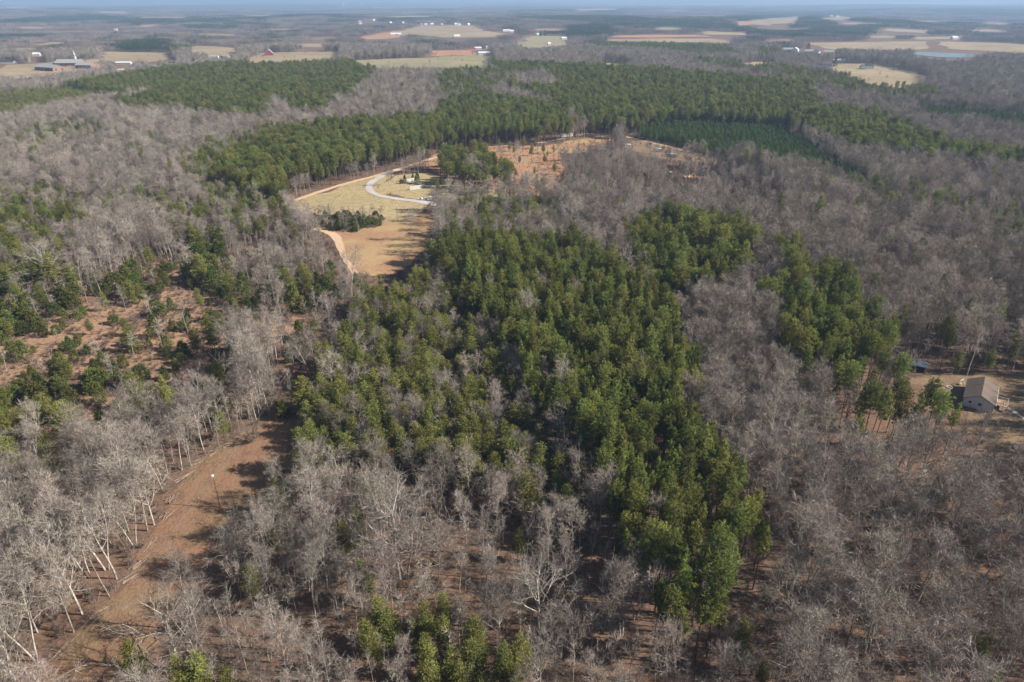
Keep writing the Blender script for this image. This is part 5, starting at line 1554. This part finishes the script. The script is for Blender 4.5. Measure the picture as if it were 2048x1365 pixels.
pa = pole((441, 1016), 10.2, 'brown utility pole standing alone in the mown clearing', arm=False, lamp=True)
pb = pole((795, 441), 9.0, 'thin utility pole between the golden meadow and the pasture', arm=False, lamp=True, r=.12)
pc_ = pole((748, 360), 8.5, 'utility pole beside the dirt road above the gravel bend', arm=False, r=.11)
pd = pole((622, 705), 9.0, 'utility pole in the dark overgrown strip', arm=False)
pe = pole((90, 1500), 10.0, 'utility pole below the picture at the lower end of the clearing', arm=False) if False else None


def wire(pts, sag, label, off):
    t = MB()
    for a, b in zip(pts[:-1], pts[1:]):
        a = Vector(a) + Vector((off, 0, 0)); b = Vector(b) + Vector((off, 0, 0))
        n = 14; prev = a
        for k in range(1, n + 1):
            s_ = k / n; q = a.lerp(b, s_); q.z -= sag * 4 * s_ * (1 - s_)
            t.bar(prev, q, .028, k=3); prev = q
    o = t.build('power_line', M['wire']); tag(o, label, 'power line', 'wires over the clearing')


tops = [at((30, 1500)) + Vector((0, 0, 9.5)), pa + Vector((0, 0, 10.1)), pd + Vector((0, 0, 8.9)), pb + Vector((0, 0, 8.9)), pc_ + Vector((0, 0, 8.4))]
wire(tops, 1.6, 'left hand thin cable strung above the power line clearing', -.25)
wire(tops, 2.6, 'right hand thin cable hanging lower above the power line clearing', .3)

# felled logs and brush along the left bank of the clearing
LOGS = [((262, 1160), .9, 6, 'log'), ((300, 1090), 1.1, 5, 'log'), ((345, 1000), 1.0, 6, 'log'), ((372, 955), .9, 7, 'log'), ((398, 925), .8, 5, 'log'), ((430, 905), .7, 6, 'log'),
        ((460, 892), .5, 7, 'log'), ((205, 1225), .8, 5, 'log'), ((120, 1305), .6, 4, 'log'), ((335, 1030), 1.3, 4, 'log'), ((285, 1130), .9, 6, 'log')]
for k, (px, a, L, _) in enumerate(LOGS):
    c = at((px[0] - 3, px[1])); rg = random.Random(k)
    wh = ['topmost', 'second from the top', 'third from the top', 'fourth from the top', 'fifth from the top', 'sixth from the top', 'seventh from the top', 'eighth from the top', 'ninth from the top', 'tenth from the top', 'lowest'][
        sorted(range(len(LOGS)), key=lambda i: LOGS[i][0][1]).index(k)]
    t = empty('brush_heap', c, a, 'heap of felled logs on the left bank of the clearing, %s' % wh, 'brush heap', 'felled logs along the clearing')
    for j in range(4):
        L2 = L * rg.uniform(.3, .8)
        MB().bar((-L2 / 2 + rg.uniform(-1, 1), rg.uniform(-1.4, 1.4), .15), (L2 / 2 + rg.uniform(-1, 1), rg.uniform(-1.4, 1.4), .2 + rg.random() * .4), rg.uniform(.09, .17), .06, 6).build('log', M['log'], t)
    m = MB()
    for j in range(110):
        x, y = rg.uniform(-L / 2 - 1, L / 2 + 1), rg.gauss(0, 1.3)
        m.bar((x, y, .05), (x + rg.gauss(0, .8), y + rg.gauss(0, .8), rg.uniform(.1, 1.0)), .025, .01, 3)
    m.build('branches', M['brushpile'], t)
t = empty('fallen_tree', at((1412, 1085)), 2.2, 'pale fallen trunk leaning between the pines near the plantation foot', 'fallen tree')
MB().bar((-4, 0, .3), (4.5, 0, 3.2), .2, .09, 7).build('trunk', M['log'], t)
MB().bar((2, 0, 2.4), (3.5, 1.2, 3.2), .06, .02, 5).bar((3, 0, 2.7), (4.4, -1, 3.6), .05, .02, 5).build('branch', M['log'], t)

# ------------------------------------------------------------------ far buildings
CH = 'brick church complex with grey roofs behind the upper left pines'
gable('church_hall', at((101, 141)), -.42, 54, 26, 7, 4, M['brick'], M['greyroof'], 'long low brick hall with pale grey roof, front left church building', 'church hall', nwin=7, win=(3, 3.5), over=1.5)
gable('church', at((143, 132)), .1, 50, 30, 7, 6, M['brick'], M['greyroof'], 'wide church with grey green roof directly below the white steeple', 'church', nwin=6, win=(2, 3.5), over=1.2)
gable('church_wing', at((174, 137)), -.1, 34, 22, 7, 4.5, M['brick'], M['greyroof'], 'brick church wing with grey roof at the right end of the complex', 'church wing', nwin=4, win=(2, 3), over=1)
gable('church_annex', at((124, 132)), -.5, 26, 22, 6, 4.5, M['brick'], M['greyroof'], 'small grey roofed annex between the long hall and the church', 'church annex', nwin=3, win=(1.8, 2), over=1)
c = at((153, 128)); t = empty('steeple', c, 0, 'slender white steeple rising behind the grey church roof', 'steeple')
MB().box(-1.7, 1.7, -1.7, 1.7, 0, 14).build('tower', M['white_wall'], t)
MB().box(-1.35, 1.35, -1.35, 1.35, 14.002, 20).build('belfry', M['white_wall'], t)
MB().bar((0, 0, 20), (0, 0, 29), 1.2, .08, 8).build('spire', M['trim'], t)
MB().box(-.7, .7, -1.41, -1.34, 16, 18.5).box(1.34, 1.41, -.7, .7, 16, 18.5).build('louver', M['cardark'], t)
gable('house', at((16, 127)), 0.1, 30, 12, 3.5, 3, M['white_wall'], M['darkroof'], 'dark roofed house on the pale lawn left of the church', nwin=5)
gable('mobile_home', at((248, 129)), 0.05, 32, 9, 3.6, 2, M['white_wall'], M['whiteroof'], 'long white mobile home on the pale field right of the church', 'mobile home', nwin=6)
gable('mobile_home', at((243, 143)), 0.3, 12, 7, 3, 1.5, M['white_wall'], M['whiteroof'], 'small white trailer home in the bare trees below the long white one', 'mobile home', nwin=2)
gable('house', at((340, 127)), 0.1, 26, 10, 3.5, 2.5, M['brick'], M['shingle'], 'low brown roofed house between the church field and barn field', nwin=4)
gable('house', at((388, 126)), -.3, 14, 10, 4, 3, M['white_wall'], M['shingle'], 'small pinkish white house left of the barn field', nwin=2)
gable('house', at((310, 137)), -.2, 16, 9, 3.5, 2.5, M['white_wall'], M['greyroof'], 'small pale house peeking over the upper pine block', nwin=3)
gable('house', at((428, 117)), 0.1, 22, 10, 4, 3, M['white_wall'], M['greyroof'], 'white house hidden in bare trees left of the barn field, left one', nwin=3)
gable('house', at((452, 116)), -.2, 16, 10, 4, 3, M['white_wall'], M['greyroof'], 'white house hidden in bare trees left of the barn field, right one', nwin=3)
gable('barn', at((538, 111)), -1.25, 26, 20, 5.5, 9.0, M['redbarn'], M['whiteroof'], 'red barn with a white roof at the top edge of the yellow field', 'barn', nwin=2, over=.6, win=(1.6, 1.6))
gable('farm_shed', at((969, 111)), .12, 30, 13, 6, 3, M['white_wall'], M['whiteroof'], 'long white farm shed at the right end of the green field', 'farm shed', nwin=4)
gable('farm_shed', at((956, 100)), .1, 20, 12, 5, 3, M['white_wall'], M['whiteroof'], 'white farm building behind the long shed, right of the red roof', 'farm shed', nwin=3)
gable('farm_shed', at((945, 101)), .1, 18, 10, 4, 3, M['white_wall'], M['carred'], 'red roofed farm building beside the reddish field', 'farm shed', nwin=3)
gable('farm_shed', at((974, 98)), .5, 8, 7, 6, 2, M['white_wall'], M['whiteroof'], 'narrow white farm building above the long shed', 'farm shed', nwin=1)
for px, L, lab in [((788, 71), 34, 'large white farm building at the left of the big pale field'), ((799, 71), 18, 'smaller white building right of the large one by the pale field'),
                   ((914, 75), 30, 'white shed at the lower edge of the big pale field'), ((1013, 64), 40, 'white farmhouse at the right end of the big pale field'),
                   ((1023, 65), 22, 'white barn beside the farmhouse right of the big pale field'), ((1076, 72), 14, 'narrow white house before the dark round trees'),
                   ((1128, 80), 24, 'pale farmhouse at the right edge of the green tan field'), ((1098, 91), 12, 'tiny white shed in the green tan field')]:
    gable('farmhouse', at(px), .2, L * .75, 11, 5, 4, M['white_wall'], M['whiteroof'], lab, 'farmhouse', nwin=3)
rowl = ['first', 'second', 'third', 'fourth', 'fifth', 'sixth', 'seventh']
for k, px in enumerate([(843, 51), (852, 51.5), (864, 50.5), (884, 50.5), (912, 50.5), (918, 51), (937, 51)]):
    gable('house', at(px), .1 * k, 13 + 3 * (k % 3), 10, 5.5, 4.5, M['white_wall'], M['whiteroof'] if k in (1, 2, 4, 6) else M['greyroof'], '%s from left of the seven white houses above the big pale field' % rowl[k], group='white houses above the far field', nwin=3)
for k, (px, lab) in enumerate([((720, 45), 'white house in the far bare trees, lower of the left pair'), ((721, 49.5), 'pale house just below the other in the far bare trees'), ((748, 42), 'white house in the far bare trees left of the big pale field'),
                 ((781, 47), 'pinkish white house in the far bare trees near the pale field'), ((806, 47), 'house half hidden in trees beside the first house of the row'), ((662, 20), 'small white house far off at top left of centre'),
                 ((690, 24), 'white house under the water tower'), ((753, 16), 'white house far off right of the water tower'), ((414, 10), 'white building far off in the top left forest'), ((424, 9), 'second white building far off in the top left forest'),
                 ((232, 62), 'white house alone in the upper left bare woods'), ((74, 113), 'white roof in bare trees left of the church')]):
    s = .62 if px[1] > 40 else 1.4
    gable('house', at(px), .3 * k, 26 * s, 15 * s, 8 * s, 6 * s, M['white_wall'], M['whiteroof'], lab, nwin=3)
c = at((687, 14)); t = empty('water_tower', c, 0, 'white water tower standing on the horizon at upper left of centre', 'water tower')
MB().bar((0, 0, 60), (0, 0, 78), 15, 15, 16).bar((0, 0, 78), (0, 0, 84), 15, 4, 16).bar((0, 0, 54), (0, 0, 60), 6, 15, 16).build('tank', M['carwhite'], t)
for k in range(6):
    a = k * 1.047; MB().bar((math.cos(a) * 16, math.sin(a) * 16, 0), (math.cos(a) * 12, math.sin(a) * 12, 60), 1.2, 1.0, 6).build('leg', M['carwhite'], t)
MB().bar((0, 0, 0), (0, 0, 56), 2.0, 2.0, 8).build('riser', M['carwhite'], t)
c = at((722, 11)); t = empty('factory', c, 0, 'white industrial building with a tall stack on the horizon', 'factory')
MB().box(-70, 70, -20, 20, 0, 25).build('wall', M['carwhite'], t); MB().box(-20, 25, -19, 19, 25, 45).build('upper_block', M['carwhite'], t)
MB().bar((0, 0, 45), (0, 0, 75), 5, 4, 8).build('stack', M['carwhite'], t)
# right hand houses
gable('house', at((1646, 137)), -.15, 30, 14, 4.5, 4.5, M['white_wall'], M['darkroof'], 'long dark roofed white house at the left end of the hay field', nwin=4)
t = gable('house', at((1736, 138)), -.1, 17, 12, 5.5, 4.5, M['white_wall'], M['darkroof'], 'white farmhouse with a black roof alone in the hay field', nwin=4)
gable('house', at((1724, 139)), 1.3, 12, 10, 4.5, 4.5, M['white_wall'], M['greyroof'], 'white gabled wing joined to the black roofed farmhouse', nwin=2)
gable('house', at((1590, 104)), 1.1, 26, 16, 6, 5, M['white_wall'], M['bluish_wall'], 'white fronted blue grey roofed house, left one above the hay field', nwin=3)
gable('house', at((1577, 103)), -.2, 30, 16, 5, 4, M['white_wall'], M['greyroof'], 'wide grey roofed house beside the left white fronted house', nwin=4)
gable('house', at((1632, 108)), 1.0, 24, 16, 6, 6, M['white_wall'], M['darkroof'], 'white gabled house with dark roof, middle one above the hay field', nwin=3)
gable('house', at((1618, 107)), -.2, 24, 14, 5, 4, M['white_wall'], M['greyroof'], 'blue grey roofed house left of the middle gabled house', nwin=3)
gable('house', at((1656, 108)), -.3, 24, 14, 5, 4, M['white_wall'], M['greyroof'], 'blue grey roofed house right of the middle gabled house', nwin=3)
gable('shed', at((1677, 126)), 0, 26, 10, 5, 3, M['block'], M['greyroof'], 'grey farm shed among trees behind the hay field', 'shed', nwin=3)
t = empty('horse_trailer', at((1680, 137)), 0, 'small white livestock trailer in the middle of the hay field', 'trailer')
MB().box(-3, 3, -1.2, 1.2, .5, 2.7).build('body', M['carwhite'], t, .1)
for s in (-1, 1): wheel_part(t, 'wheel', -.5, s * 1.1, .4, .25)
for px, lab, L in [((1662, 34), 'white house on the small clearing near the top right', 40), ((1675, 34.5), 'second white house on the small clearing near the top right', 36), ((1908, 79), 'white roofed barn above the pond fields', 34),
                   ((1738, 26), 'white speck of a house near the distant right ridge', 40)]:
    gable('house', at(px), .2, L * .7, 13, 6, 5, M['white_wall'], M['whiteroof'], lab, nwin=3)
CEDARS_FAR = [((1612, 99), 3.0, 'dark round tree alone between the right hand houses'), ((1665, 134), 2.6, 'dark pointed cedar left of the grey farm shed'), ((1077, 73), 3.2, 'dark round evergreen beside the narrow white house'), ((1086, 72), 3.4, 'larger dark evergreen right of the narrow white house')]
for px, s, lab in CEDARS_FAR:
    place_tree('cedar_tree', 1 if 'pointed' in lab else 0, at((px[0] + 4, px[1])), (s, s, s), 0, lab)
for o in list(bpy.data.objects):
    pass

#OBJECTS

# ------------------------------------------------------------------ the air
hz = MB().box(-34500, 34500, -34500, 34500, -110, 125).build('haze', bpy.data.materials.new('haze_air'))
hm = hz.data.materials[0]; hm.use_nodes = True
ht = hm.node_tree
for n in list(ht.nodes):
    if n.type == 'BSDF_PRINCIPLED': ht.nodes.remove(n)
pv = ht.nodes.new('ShaderNodeVolumePrincipled')
pv.inputs['Color'].default_value = HAZE_COLOR + (1,)
pv.inputs['Density'].default_value = HAZE_DENSITY
pv.inputs['Anisotropy'].default_value = 0.1
ho = [n for n in ht.nodes if n.type == 'OUTPUT_MATERIAL'][0]
ht.links.new(pv.outputs[0], ho.inputs['Volume'])
tag(hz, 'pale blue haze in the air', None, None, 'stuff')
SC.cycles.max_bounces = 6
SC.cycles.diffuse_bounces = 3
SC.cycles.volume_bounces = 1
